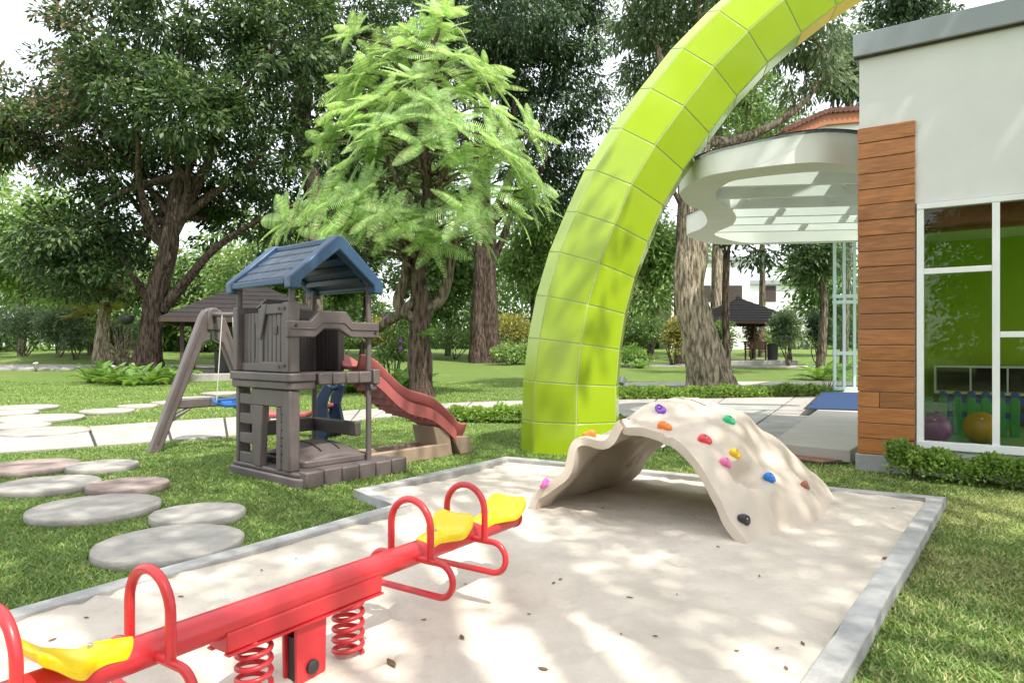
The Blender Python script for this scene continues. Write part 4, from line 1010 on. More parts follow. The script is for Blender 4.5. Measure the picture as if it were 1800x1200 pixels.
def bin_(lab, x, y, z):
    t = thing('litter_bin', lab, 'bin', (x, y, z)); MB().lathe((x, y, z), [(.21, 0), (.25, .05), (.27, .70), (.27, .74)], 20).build('body', mt['pot'], t, smooth=40)
    MB().lathe((x, y, z + .741), [(.29, 0), (.29, .05), (.20, .10), (.02, .12)], 20).build('lid', mt['black'], t, smooth=40)
p = f1(-1.0, -1.6, 0); bin_('black litter bin standing beneath the left garden pavilion', p[0], p[1], g1 + .161)
p = f2(1.2, -1.3, 0); bin_('dark litter bin at the corner of the right garden pavilion', p[0], p[1], g2 + .161)
# garden spot lights
def spot(lab, x, y, g=None, s=1.0, aim=(0.3, .5, .6)):
    g = tz(x, y) if g is None else g
    t = thing('garden_spotlight', lab, 'garden light', (x, y, g)); a = Vector(aim).normalized(); c = Vector((x, y, g + .12 * s))
    MB().tube([(x, y, g - .02), c], .012 * s, 8).build('spike', mt['black'], t)
    MB().tube([c - a * .05 * s, c + a * .07 * s, c + a * .075 * s], [.045 * s, .06 * s, .052 * s], 16).build('head', mt['lamp_grey'], t, smooth=40)
    MB().tube([c + a * .0755 * s, c + a * .079 * s], .048 * s, 16).build('lens', mt['white'], t)
p = GP(1118, 806); spot('small grey garden spotlight on the grass seen through the climbing arch', p.x, p.y, 0, .75)
p = GP(1166, 794); spot('small white fronted garden spotlight behind the climbing arch', p.x, p.y, 0, .6, (-.3, -.6, .3))
spot('grey garden spotlight on the left lawn near the fern bed', -15.0, 26.0, None, 2.2)
spot('small garden light on the far left lawn by the footpath', -19.2, 28.0, None, 1.8, (0, -.2, 1))
spot('black garden spotlight on the rear lawn beside the leaning tree', 3.3, 20.8, None, 1.8)
# ---------------------------------------------------------------- plants
def unit(a): return a / np.maximum(1e-6, np.linalg.norm(a, axis=-1, keepdims=True))
def leaf_quads(P, D, L, W, g):
    n = len(P); D = unit(D); r = unit(g.normal(size=(n, 3)) * .5 + np.array([0, 0, 1.0])); S = unit(np.cross(D, r)); Nv = np.cross(D, S)
    L = np.asarray(L).reshape(-1, 1); W = np.asarray(W).reshape(-1, 1)
    mid = P + D * L * .48 + Nv * L * .04
    Vv = np.stack([P, mid + S * W / 2 + Nv * W * .14, P + D * L - np.array([0, 0, 1]) * L * .08, mid - S * W / 2 + Nv * W * .14], 1).reshape(-1, 3)
    return Vv, np.arange(4 * n).reshape(n, 4)

def crown_pts(blobs, nclump, per, rc, g, droop=.45, shell=.5):
    vol = np.array([b[3] * b[4] * b[5] for b in blobs]) ** .7; pr = vol / vol.sum()
    ch = g.choice(len(blobs), nclump, p=pr); B = np.array(blobs, float)[ch]
    d = unit(g.normal(size=(nclump, 3))); r = (shell + (1 - shell) * g.random(nclump) ** .55)[:, None] * (1 + .16 * g.normal(size=(nclump, 1)))
    C = B[:, :3] + d * r * B[:, 3:6]
    out = unit(d / B[:, 3:6])
    sz = rc * g.uniform(.6, 1.35, nclump)
    per_n = np.maximum(3, (per * (sz / rc) ** 2).astype(int)); ii = np.repeat(np.arange(nclump), per_n); n = len(ii)
    off = unit(g.normal(size=(n, 3))) * (g.random((n, 1)) ** .45) * sz[ii, None] * np.array([1, 1, .62])
    P = C[ii] + off
    D = unit(off) * .9 + out[ii] * .5 + g.normal(size=(n, 3)) * .45 + np.array([0, 0, -droop])
    return C, P, D

def limb(p0, p1, r0, r1, g, n=9, wob=.12, sag=.0):
    p0, p1 = np.array(p0, float), np.array(p1, float); L = np.linalg.norm(p1 - p0); w = g.normal(size=(3,)) * wob * L; w2 = g.normal(size=(3,)) * wob * L * .5
    t = np.linspace(0, 1, n)[:, None]; P = p0 + (p1 - p0) * t + w * (t * (1 - t) * 2) + w2 * np.sin(t * math.pi * 2) * .5 + np.array([0, 0, 1]) * sag * L * t * (1 - t)
    return [tuple(x) for x in P], list(np.linspace(r0, r1, n))

def tree(name, lab, trunk, rad, blobs, leaf, bark, seed, nclump=260, per=60, rc=.55, L=.2, W=.08, droop=.45, shell=.5, group=None, fork=None, twigs=26, extra=(), flare=True, cat='tree', sides=30, tint=None):
    g = np.random.default_rng(seed); base = trunk[0]; t = thing(name, lab, cat, (base[0], base[1], tz(base[0], base[1])), group)
    C = smooth_curve(trunk, 10); k = len(C); rr = np.interp(np.linspace(0, 1, k), np.linspace(0, 1, len(rad)), rad)
    m = MB(); m.tube([tuple(p) for p in C], list(rr), sides, jit=.09, seed=seed); m.build('trunk', mt[bark], t, smooth=80)
    top = C[-1]; fk = top if fork is None else C[int(fork * (k - 1))]
    for (pts, r0, r1) in extra:
        Q = smooth_curve(pts, 5); MB().tube([tuple(p) for p in Q], list(np.linspace(r0, r1, len(Q))), 10, jit=.06, seed=seed).build('limb', mt[bark], t, smooth=80)
    for i, b in enumerate(blobs):
        s = C[int((.62 + .38 * g.random()) * (k - 1))] if fork is None else C[int((fork + (1 - fork) * g.random()) * (k - 1))]
        P, r_ = limb(s, b[:3], rr[-1] * .7 + .02, .035, g); MB().tube(P, r_, 8, jit=.05, seed=i).build('limb', mt[bark], t, smooth=80)
    Cc, P, D = crown_pts(blobs, nclump, per, rc, g, droop, shell)
    if twigs:
        m = MB(); Bc = np.array([b[:3] for b in blobs])
        for i in g.choice(nclump, min(twigs, nclump), replace=False):
            j = np.argmin(((Bc - Cc[i]) ** 2).sum(1)); pp, r_ = limb(Bc[j], Cc[i], .04, .012, g, 6); m.tube(pp, r_, 5)
        m.build('twigs', mt[bark], t, smooth=80)['kind'] = 'stuff'
    n = len(P); Vv, Fq = leaf_quads(P, D, L * g.uniform(.65, 1.25, n), W * g.uniform(.7, 1.25, n), g)
    cr = np_mesh('crown', Vv, Fq, mt[leaf], t)
    if tint:
        mt2, share, fn = tint; cr.data.materials.append(mt[mt2]); mi = np.zeros(n, np.int32); sel = fn(P) & (g.random(n) < share); mi[sel] = 1; cr.data.polygons.foreach_set('material_index', mi)
    return t

def Pd(x, y, d): p = PX(x, y, d); return (p.x, p.y, p.z)
def blob(x, y, d, rx, rz, ry=None):           # pixel centre, pixel half width / height at distance d
    p = PX(x, y, d); s = d / F_PX; return (p.x, p.y, p.z, rx * s, (ry if ry else rx * s * .9), rz * s)

# big spreading tree on the left
d = 28.5; b = Pd(262, 662, d); g0 = tz(b[0], b[1])
tree('spreading_tree', 'huge dark spreading tree on the left with forked trunk', [(b[0], b[1], g0 - .1), Pd(262, 600, d), Pd(275, 520, d), Pd(297, 430, d), Pd(305, 370, d), Pd(318, 300, d)], [.70, .46, .38, .34, .30, .22],
     [blob(270, 190, d, 150, 90), blob(120, 240, d + 1, 110, 75), blob(400, 120, d, 110, 110), blob(190, 60, d + 1, 100, 80), blob(330, 20, d, 140, 70), blob(470, 260, d, 80, 80), blob(40, 210, d + 2, 80, 90), blob(120, 140, d + 3, 60, 40), blob(240, 330, d + 2, 130, 60), blob(140, 410, d, 95, 70), blob(210, 470, d + 1, 90, 65), blob(120, 480, d + 3, 80, 50), blob(430, 380, d + 3, 80, 50), blob(380, 300, d + 2, 80, 70), blob(500, 60, d - 1, 90, 90), blob(330, 200, d - 3, 110, 60), blob(210, 140, d - 3, 90, 60)],
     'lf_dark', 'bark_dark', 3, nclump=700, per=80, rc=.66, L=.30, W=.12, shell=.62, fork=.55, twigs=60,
     extra=[([Pd(300, 420, d), Pd(345, 330, d), Pd(372, 270, d), Pd(380, 200, d)], .24, .09), ([Pd(285, 545, d), Pd(330, 490, d), Pd(375, 440, d), Pd(440, 395, d), Pd(520, 360, d)], .23, .07), ([Pd(300, 400, d), Pd(350, 360, d), Pd(430, 300, d), Pd(480, 250, d)], .20, .06), ([Pd(270, 540, d), Pd(230, 480, d), Pd(190, 420, d)], .19, .06)],
     tint=('lf_pink', .2, lambda P: (P[:, 0] < -16) & (P[:, 2] > 8.5)))
# dark tall trees behind the centre
d = 33; b = Pd(548, 650, d)
tree('tall_tree', 'tall dark tree with straight pale trunk left of the bright frond tree', [(b[0], b[1], tz(b[0], b[1]) - .1), Pd(552, 500, d), Pd(548, 330, d), Pd(535, 230, d), Pd(530, 120, d)], [.55, .42, .38, .33, .25],
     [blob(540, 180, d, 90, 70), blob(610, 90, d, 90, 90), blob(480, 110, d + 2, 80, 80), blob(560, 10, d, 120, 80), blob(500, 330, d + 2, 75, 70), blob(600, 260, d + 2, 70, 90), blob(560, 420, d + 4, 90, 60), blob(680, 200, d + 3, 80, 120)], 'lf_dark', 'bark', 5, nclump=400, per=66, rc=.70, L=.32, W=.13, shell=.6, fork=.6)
d = 37; b = Pd(846, 637, d)
tree('tall_tree', 'massive dark tree with fluted double trunk right of the bright frond tree', [(b[0], b[1], tz(b[0], b[1]) - .15), Pd(842, 590, d), Pd(845, 500, d), Pd(850, 400, d), Pd(850, 250, d)], [.72, .50, .44, .4, .34],
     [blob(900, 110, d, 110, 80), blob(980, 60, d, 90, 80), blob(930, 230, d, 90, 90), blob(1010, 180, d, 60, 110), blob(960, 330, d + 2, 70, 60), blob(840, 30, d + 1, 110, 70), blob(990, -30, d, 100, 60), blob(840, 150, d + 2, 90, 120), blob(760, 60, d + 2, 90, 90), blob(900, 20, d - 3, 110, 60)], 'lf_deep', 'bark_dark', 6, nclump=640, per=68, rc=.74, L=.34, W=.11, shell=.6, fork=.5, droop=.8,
     extra=[([(b[0] + .75, b[1], tz(b[0], b[1]) - .1), Pd(862, 590, d), Pd(858, 480, d), Pd(862, 380, d)], .55, .35)])
# leaning tree on the right
d = 18.6; b = Pd(1255, 692, d)
tree('leaning_tree', 'leaning tree with thick pale furrowed trunk behind the tiled arch', [(b[0], b[1], -.15), Pd(1248, 660, d), Pd(1232, 600, d), Pd(1212, 520, d), Pd(1217, 430, d), Pd(1226, 330, d), Pd(1228, 220, d), Pd(1222, 80, d)], [.80, .56, .47, .41, .37, .33, .28, .22],
     [blob(1130, 50, d + 1, 80, 50), blob(1220, -40, d, 150, 60), blob(1330, 20, d, 90, 50), blob(1420, 60, d - 1, 80, 50), blob(1150, 130, d + 2, 60, 40), blob(1440, 130, d, 55, 55)], 'lf_grey', 'bark_pale', 8, nclump=260, per=46, rc=.45, L=.24, W=.07, shell=.35, fork=.75, droop=.9, twigs=60, sides=48)
for k, (x, dd, r0, lab, bl) in enumerate(((1262, 38, .34, 'slim pale trunked tree just right of the tiled arch', [(1320, 190, 90, 60), (1300, 100, 80, 60), (1370, 240, 60, 50), (1250, 160, 60, 60)]),
        (1196, 36, .30, 'slim tree rising behind the tiled arch, seen in its curve', [(1190, 180, 80, 60), (1130, 230, 60, 70), (1110, 330, 60, 60), (1200, 90, 80, 50)]),
        (1278, 27, .16, 'thin dark sapling with spreading twigs beside the leaning trunk', [(1330, 440, 40, 22), (1390, 400, 60, 30), (1290, 400, 40, 22)]))):
    b = Pd(x, 610, dd)
    tree('slim_tree', lab, [(b[0], b[1], tz(b[0], b[1]) - .1), Pd(x - 2, 500, dd), Pd(x + 3, 350, dd), Pd(x, 200 if k < 2 else 430, dd)], [r0, r0 * .85, r0 * .75, r0 * .55], [blob(a, y, dd, rx, rz) for a, y, rx, rz in bl], 'lf_mid' if k < 2 else 'lf_deep', 'bark_pale' if k == 0 else 'bark_dark', 20 + k, nclump=200 if k < 2 else 60, per=46, rc=.55, L=.26, W=.09, shell=.3, fork=.6)
# background trees, far and mid distance
BGT = [(30, 440, 40, 'lf_light', 120, 150, 'feathery pale green tree at the far left edge of the lawn'),
 (150, 520, 47, 'lf_mid', 120, 110, 'mid green tree behind the round shrubs at left'),
 (470, 470, 44, 'lf_light', 110, 130, 'light green tree seen under the limbs of the spreading tree'),
 (640, 430, 48, 'lf_mid', 110, 170, 'green tree filling the gap behind the play house roof'),
 (780, 480, 46, 'lf_mid', 100, 130, 'green tree behind the trunk of the frond tree'),
 (930, 440, 44, 'lf_light', 80, 130, 'light green tree left of the tiled arch at mid height'),
 (1000, 530, 50, 'lf_mid', 90, 90, 'low green tree hidden behind the foot of the tiled arch'),
 (1140, 450, 42, 'lf_light', 75, 120, 'light green tree between the tiled arch and leaning trunk'),
 (1440, 500, 46, 'lf_mid', 90, 90, 'green tree under the canopy near the glass entrance'),
 (1440, 440, 30, 'lf_dark', 45, 70, 'dark leaved tree hanging beside the glass entrance'),
 (1330, 230, 44, 'lf_mid', 90, 130, 'green tree above the canopy right of the tiled arch'),
 (1610, 20, 30, 'lf_deep', 110, 60, 'dark tree looking over the grey roof edge of the pavilion'),
 (1490, 110, 36, 'lf_deep', 45, 80, 'dark tree just left of the grey roof corner'),
 (350, 520, 55, 'lf_mid', 120, 110, 'distant green tree right of the forked trunk'),
 (-90, 330, 44, 'lf_light', 140, 200, 'bright tree cut by the left picture edge'),
 (730, 240, 58, 'lf_dark', 150, 230, 'tall dark tree far behind the frond tree'),
 (1060, 380, 60, 'lf_dark', 110, 200, 'dark distant tree behind the middle of the tiled arch')]
for k, (x, y, dd, lf, rx, rz, lab) in enumerate(BGT):
    g = np.random.default_rng(100 + k); b = Pd(x + g.uniform(-10, 10), 600, dd); gz = tz(b[0], b[1]); s = dd / F_PX
    bl = [blob(x + g.uniform(-.55, .55) * rx, y + g.uniform(-.6, .6) * rz, dd + g.uniform(-1.5, 1.5), rx * g.uniform(.4, .6), rz * g.uniform(.28, .42)) for _ in range(8)]
    tp_ = Pd(x, y, dd); n_ = int(np.clip(rx * rz / 60, 70, 330))
    tree('garden_tree', lab, [(b[0], b[1], gz - .1), ((b[0] + tp_[0]) / 2 + .2, b[1], (gz + tp_[2]) / 2), (tp_[0], tp_[1], tp_[2])], [.20, .16, .10], bl, lf, 'bark', 200 + k, nclump=n_, per=46, rc=.024 * dd, L=.0095 * dd, W=.0038 * dd, shell=.35, twigs=0, group='trees behind the lawn')
# trees outside the picture that shade the playground; each bough is placed where its shade falls
def bough(tx, ty, z, r, tzz=0.0):
    o = TO_SUN * ((z - tzz) / TO_SUN.z); return (tx + o.x, ty + o.y, z, r, r * .9, .8)
SHD = [((10.5, -4.5), [bough(.9, 3.5, 9.6, 1.0), bough(2.1, 4.3, 9.3, 1.1), bough(1.2, 4.9, 10.4, 1.0), bough(2.6, 5.6, 10, 1.0), bough(4.2, 6.7, 10.2, 1.8, 2.5), bough(5.6, 6.0, 10.6, 1.8, 3.2), bough(3.7, 7.4, 9.8, 1.2, 2.0)], 'large shade tree beside the playground to the right of the view'),
       ((5.5, -6.5), [bough(-3.3, 4.4, 9.4, 1.6), bough(-2.1, 5.4, 10, 1.2), bough(-4.7, 5.8, 10, 1.5), bough(-1.2, 3.2, 9.2, .8), bough(-3.3, 7.3, 9.8, 1.2), bough(-.5, 8.6, 10.2, 1.2), bough(-1.8, 8.8, 9.8, 1.0), bough(-2.4, 2.8, 9.5, 1.0), bough(.2, 6.3, 10, .8), bough(-.7, 6.6, 10.3, .9), bough(-4.2, 3.2, 9.8, 1.2)], 'large shade tree overhanging the playground behind the viewer')]
for k, ((tx, ty), bl, lab) in enumerate(SHD):
    tree('shade_tree', lab, [(tx, ty, -.1), (tx - .3, ty + .2, 3), (tx * .9, ty * .85, 6), (tx * .8, ty * .7, 8.2)], [.6, .45, .38, .25], bl, 'lf_mid', 'bark', 300 + k, nclump=150, per=44, rc=.52, L=.2, W=.09, shell=.2, fork=.6, twigs=40)
for k, (tx, ty, hh, lab) in enumerate(((-9, -13, 11, 'leafy tree behind the viewer, mirrored in the pavilion windows'), (-2, -15, 12, 'tall leafy tree behind the viewer near the right shade tree'), (-16, -9, 10, 'broad leafy tree behind the viewer at far left'), (-13, -20, 13, 'tall tree behind the viewer in the second row'), (3.5, -18, 12, 'tall tree behind the viewer, right of the row'))):
    g = np.random.default_rng(600 + k); bl = [(tx + g.uniform(-2.2, 2.2), ty + g.uniform(-2, 2), hh * g.uniform(.12, .95), 2.6, 2.2, 1.8) for _ in range(12)]
    tree('garden_tree', lab, [(tx, ty, -.1), (tx + .2, ty, hh * .4), (tx, ty, hh * .75)], [.4, .3, .15], bl, 'lf_mid', 'bark', 620 + k, nclump=300, per=40, rc=.7, L=.34, W=.16, shell=.3, twigs=0, group='trees behind the viewer')

# far wood closing the view, one mass
g = np.random.default_rng(909); n = 7000
th = g.uniform(-1.05, 1.05, n); rr = g.uniform(66, 80, n); X = rr * np.sin(th); Y = rr * np.cos(th)
top = 9 + 3.5 * np.sin(th * 9 + 1) + 2.0 * np.sin(th * 23 + 2) + 1.3 * np.sin(th * 51); top = np.where((th > .30) & (th < .50), np.minimum(top, 5.5), top)
Z = .9 + (top) * g.random(n) ** 1.35
ii = np.repeat(np.arange(n), 15); m_ = len(ii); off = unit(g.normal(size=(m_, 3))) * (g.random((m_, 1)) ** .5) * 1.25
P = np.stack([X, Y, Z], 1)[ii] + off; D = unit(off) + g.normal(size=(m_, 3)) * .5 + np.array([0, 0, -.3])
Vv, Fq = leaf_quads(P, D, .62 * g.uniform(.6, 1.3, m_), .30 * g.uniform(.7, 1.3, m_), g)
fwood = np_mesh('far_wood', Vv, Fq, mt['lf_mid']); tag(fwood, 'far green wood closing the garden all round', 'wood', None, 'stuff')

# ------- bright tree with fern-like frond rosettes
def frond_np(L, Wd, npin, g, drop=.35):
    """one bipinnate frond along +x: returns verts, quads"""
    Vv = []; 
    xs = np.linspace(.10, 1.0, npin); z = lambda t: -drop * L * t ** 2.0
    wd = Wd * np.sin(np.pi * np.clip(xs * .86 + .12, 0, 1)) ** .6
    for i, t in enumerate(xs):
        x = t * L; zz = z(t); h = L / npin * .36
        for s in (-1, 1):
            y = s * wd[i]; fwd = .18 * wd[i]; dz = -.22 * wd[i]
            Vv.append([(x - h, 0, zz), (x + h, 0, zz), (x + h * .42 + fwd, y, zz + dz), (x - h * .42 + fwd, y, zz + dz)])
    rr = [(0, -.006, 0), (0, .006, 0), (L * .5, .005, z(.5)), (L * .5, -.005, z(.5))]; Vv.append(rr)
    return np.array(Vv, float).reshape(-1, 3)
def rosette(c, R_, nf, g, up=.35, W=.20, axis=None):
    out = []; Mx = np.array(Vector(axis).normalized().to_track_quat('Z', 'X').to_matrix()) if axis is not None else np.eye(3)
    for i in range(nf):
        a = 2 * math.pi * (i + g.uniform(-.3, .3)) / nf; L = R_ * g.uniform(.75, 1.1); f = frond_np(L, W * L * 1.0, 22, g, g.uniform(.15, .45))
        el = up + g.uniform(-.35, .45) if i % 3 else up + .45
        ro = g.uniform(-.5, .5)
        cr_, sr = math.cos(ro), math.sin(ro); f = np.stack([f[:, 0], f[:, 1] * cr_ - f[:, 2] * sr, f[:, 1] * sr + f[:, 2] * cr_], 1)
        ce, se = math.cos(el), math.sin(el); f = np.stack([f[:, 0] * ce - f[:, 2] * se, f[:, 1], f[:, 0] * se + f[:, 2] * ce], 1)
        ca, sa = math.cos(a), math.sin(a); f = np.stack([f[:, 0] * ca - f[:, 1] * sa, f[:, 0] * sa + f[:, 1] * ca, f[:, 2]], 1)
        out.append(f @ Mx.T + np.array(c))
    return np.concatenate(out)
d = 17.5; g = np.random.default_rng(77); b = Pd(740, 698, d)
ft = thing('frond_tree', 'bright green tree with fern like fronds in the centre of the lawn', 'tree', (b[0], b[1], 0))
trk = smooth_curve([(b[0], b[1], -.1), Pd(738, 660, d), Pd(737, 600, d), Pd(740, 540, d), Pd(735, 480, d), Pd(742, 400, d), Pd(752, 330, d), Pd(745, 250, d), Pd(740, 150, d), Pd(770, 60, d)], 6)
MB().tube([tuple(p) for p in trk], list(np.interp(np.linspace(0, 1, len(trk)), [0, .08, .25, .45, .6, .8, 1], [.38, .29, .25, .20, .14, .09, .04])), 16, jit=.16, seed=4).build('trunk', mt['bark_dark'], ft, smooth=80)
for pts, r0, r1 in (([Pd(748, 545, d), Pd(778, 520, d), Pd(795, 450, d), Pd(806, 390, d), Pd(840, 300, d)], .16, .05), ([Pd(735, 560, d), Pd(700, 535, d), Pd(715, 470, d), Pd(695, 400, d), Pd(640, 340, d)], .17, .05), ([Pd(735, 480, d), Pd(765, 380, d), Pd(780, 300, d), Pd(860, 240, d)], .12, .04), ([Pd(740, 520, d), Pd(690, 560, d), Pd(640, 590, d + .5)], .14, .10), ([Pd(742, 400, d), Pd(690, 300, d), Pd(660, 220, d)], .10, .03), ([Pd(745, 440, d), Pd(640, 400, d - .8), Pd(540, 390, d - 1.2)], .07, .025)):
    C = smooth_curve(pts, 5); MB().tube([tuple(p) for p in C], list(np.linspace(r0, r1, len(C))), 10, jit=.08, seed=2).build('limb', mt['bark'], ft, smooth=80)
ros = [(778, 30, 0), (620, 62, .3), (700, 90, .2), (790, 100, -.6), (640, 130, .4), (730, 140, -.7), (840, 125, .2), (660, 175, -.5), (760, 180, -1.2), (860, 190, -.2), (610, 190, .4), (700, 215, -1.2), (800, 225, -1.3), (930, 232, -.2), (650, 245, -.9), (745, 255, -1.5), (870, 260, -.9), (620, 285, .1), (820, 290, -1.0), (910, 300, -.3), (610, 330, -.4), (850, 330, -1.0), (545, 378, -1.0), (680, 370, -1.4), (830, 375, -.6), (700, 400, -1.1), (590, 400, -1.0), (900, 370, 0), (760, 430, -.6), (720, 330, .6), (790, 330, .8), (660, 320, .8), (520, 372, -.7), (840, 410, .5), (570, 250, .7), (600, 230, .9), (690, 150, .9), (770, 120, .8), (820, 170, .9), (880, 225, .7), (930, 350, .3), (740, 380, -.2), (650, 385, -1.4), (770, 60, .2), (700, 180, 0), (800, 270, .2), (620, 160, 1.1), (660, 100, .8), (740, 90, .7), (720, 60, .6), (660, 280, .3), (580, 345, .4), (870, 150, .9), (850, 280, .9), (905, 265, .5), (780, 210, -.3), (640, 210, -.3), (680, 255, .2)]
CX = PX(745, 250, d)
Vs = []; m = MB()
for k, (x, y, dd) in enumerate(ros + [(x + g.uniform(-28, 28), y + g.uniform(-28, 28), dd + g.uniform(-.8, .8)) for x, y, dd in ros[10::2]]):
    p = PX(x, y, d + dd); Vs.append(rosette((p.x, p.y, p.z), g.uniform(.72, .98), int(g.integers(11, 15)), g, up=g.uniform(.0, .25), axis=(p.x - CX.x, p.y - CX.y - .9, 2.3 + .3 * (p.z - CX.z))))
    j = min(range(len(trk)), key=lambda i: (trk[i] - p).length + 3 * max(0, trk[i].z - p.z + .6)); P, r_ = limb(trk[j], (p.x, p.y, p.z), .045, .018, g, 8, .08); m.tube(P, r_, 6)
m.build('branches', mt['bark'], ft, smooth=80)['kind'] = 'stuff'
Vv = np.concatenate(Vs); np_mesh('crown', Vv, np.arange(len(Vv)).reshape(-1, 4), mt['lf_frond'], ft)
# epiphyte leaves on its trunk
e_ = Pd(750, 588, d - .3); q = rosette(e_, .33, 7, g, .4, .30); np_mesh('epiphyte', q, np.arange(len(q)).reshape(-1, 4), mt['lf_fern'], ft)

# ------- palm like stump tree with yellow crown at left
d = 31; b = Pd(180, 640, d)
st = thing('stump_palm', 'thick rough trunked small tree with yellow green fronds at left', 'tree', (b[0], b[1], tz(b[0], b[1])))
C = smooth_curve([(b[0], b[1], tz(b[0], b[1]) - .1), Pd(180, 600, d), Pd(183, 560, d), Pd(184, 530, d)], 6); MB().tube([tuple(p) for p in C], list(np.linspace(.36, .22, len(C))), 14, jit=.2, seed=1).build('trunk', mt['bark_pale'], st, smooth=80)
Vs = [];
for x, y in ((185, 520), (150, 525), (215, 530), (170, 500), (130, 555), (200, 545), (240, 520), (150, 545), (190, 490), (220, 500)):
    p = PX(x, y, d + g.uniform(-.6, .6)); Vs.append(rosette((p.x, p.y, p.z), .95, 10, g, .15, .24))
Vv = np.concatenate(Vs); np_mesh('crown', Vv, np.arange(len(Vv)).reshape(-1, 4), mt['lf_yellow'], st)

# ------- shrubs
def shrub(lab, x, yb, d, rx, h, leaf, seed, per=26, L=.16, W=.075, stems=5, n=None, name='garden_shrub', cat='shrub', group=None, lift=.35):
    g = np.random.default_rng(seed); c = ((x - 900) / F_PX * d, d); gz = tz(*c); t = thing(name, lab, cat, (c[0], c[1], gz), group); r = rx * d / F_PX
    m = MB()
    for i in range(stems):
        a = g.uniform(0, 6.28); P, r_ = limb((c[0] + g.uniform(-.12, .12), c[1] + g.uniform(-.12, .12), gz - .05), (c[0] + r * .6 * math.cos(a), c[1] + r * .5 * math.sin(a), gz + h * .75), .035, .012, g, 7); m.tube(P, r_, 6)
    m.build('stems', mt['bark'], t, smooth=80)['kind'] = 'stuff'
    bl = [(c[0] + g.uniform(-.45, .45) * r, c[1] + g.uniform(-.4, .4) * r, gz + h * (lift + (1 - lift) * .5) + g.uniform(-.12, .12) * h, r * g.uniform(.45, .65), r * .55, h * (1 - lift) * .42) for _ in range(6)]
    nc = n or int(np.clip(r * h * 55, 30, 160)); _, P, D = crown_pts(bl, nc, per, .2 + .05 * r, g, .2, .45); P[:, 2] = np.maximum(P[:, 2], gz + .02)
    k = len(P); Vv, Fq = leaf_quads(P, D, L * g.uniform(.65, 1.2, k), W * g.uniform(.7, 1.2, k), g); np_mesh('foliage', Vv, Fq, mt[leaf], t); return t
shrub('large round grey green shrub at the left picture edge', 40, 640, 33, 75, 2.3, 'lf_grey', 31)
shrub('round grey green shrub right of the large one at left', 100, 640, 32, 40, 2.2, 'lf_grey', 32)
shrub('small pale shrub beside the rough trunked tree at left', 135, 640, 31.5, 24, 1.4, 'lf_grey', 33)
shrub('dark clipped shrub behind the left lawn, left edge', -60, 640, 34, 80, 2.2, 'lf_deep', 34)
shrub('dark low shrub between left shrubs and spreading trunk', 215, 645, 34, 55, 1.9, 'lf_mid', 35)
shrub('pale yellow croton bush left of the tiled arch foot', 905, 620, 38, 48, 2.7, 'lf_yellow', 36)
shrub('low green leafy bush beneath the yellow croton', 900, 630, 35, 40, 1.0, 'lf_light', 37)
shrub('green bush right beside the fluted double trunk', 950, 632, 36, 50, 1.2, 'lf_mid', 38)
shrub('yellow croton bush left of the leaning trunk', 1182, 615, 34, 32, 2.4, 'lf_yellow', 39)
shrub('low strap leaved bush right of the tiled arch foot', 1120, 628, 33, 50, .9, 'lf_fern', 40)
shrub('green bush right behind the tiled arch, by the lawn edge', 1130, 600, 40, 60, 2.4, 'lf_mid', 41)
shrub('olive round bush between leaning trunk and right pavilion', 1270, 600, 32, 26, 2.2, 'lf_mid', 42)
shrub('grey green small tree shaped shrub right of the right pavilion', 1385, 590, 33, 34, 2.6, 'lf_grey', 43, lift=.4)
shrub('dark round shrub close to the glass entrance', 1440, 590, 34, 32, 2.7, 'lf_deep', 44)
shrub('pinkish leaved bush behind the right pavilion', 1322, 600, 39.5, 20, 2.6, 'lf_pink', 45)  # bush drawn with the pinkish leaf colour
shrub('flowering shrub with purple blooms behind the slide', 690, 640, 20.5, 34, 2.0, 'lf_mid', 46, n=28)
shrub('yellow green bush between the play house and frond tree', 672, 600, 36, 28, 2.3, 'lf_yellow', 47)
shrub('dense green bush behind the slide, left of the frond trunk', 800, 615, 41, 70, 1.8, 'lf_mid', 48)
shrub('green bush behind the play house, left side', 590, 600, 38, 60, 2.4, 'lf_mid', 49)
shrub('distant green bush behind the left pavilion', 400, 610, 43, 90, 2.6, 'lf_mid', 50)
shrub('distant green bush behind the fluted trunk', 1010, 610, 44, 70, 2.2, 'lf_mid', 51)
shrub('distant green bush in line with the leaning trunk', 1225, 610, 46, 60, 2.0, 'lf_mid', 52)
shrub('low light green bush on the lawn edge near the glass entrance', 1350, 615, 45, 60, 1.7, 'lf_light', 53)
for k, (x, y, dd) in enumerate(((676, 556, 20.2), (704, 598, 20.2), (704, 611, 20.1))):
    p = PX(x, y, dd); t = thing('flower', ['magenta flower high on the shrub behind the slide', 'violet flower in the middle of the shrub behind the slide', 'violet flower lowest on the shrub behind the slide'][k], 'flower', p)
    m = MB()
    for a in range(6):
        an = a * 1.047; q = Vector((math.cos(an), -.3, math.sin(an))) * .07; s_ = Vector((-math.sin(an), 0, math.cos(an))) * .03; m.add([p, p + q * .6 + s_, p + q, p + q * .6 - s_], [(0, 1, 2, 3)])
    m.build('petals', mt['violet'], t); MB().tube([p, p + Vector((.05, .25, -.25))], .006, 5).build('stalk', mt['bark'], t)
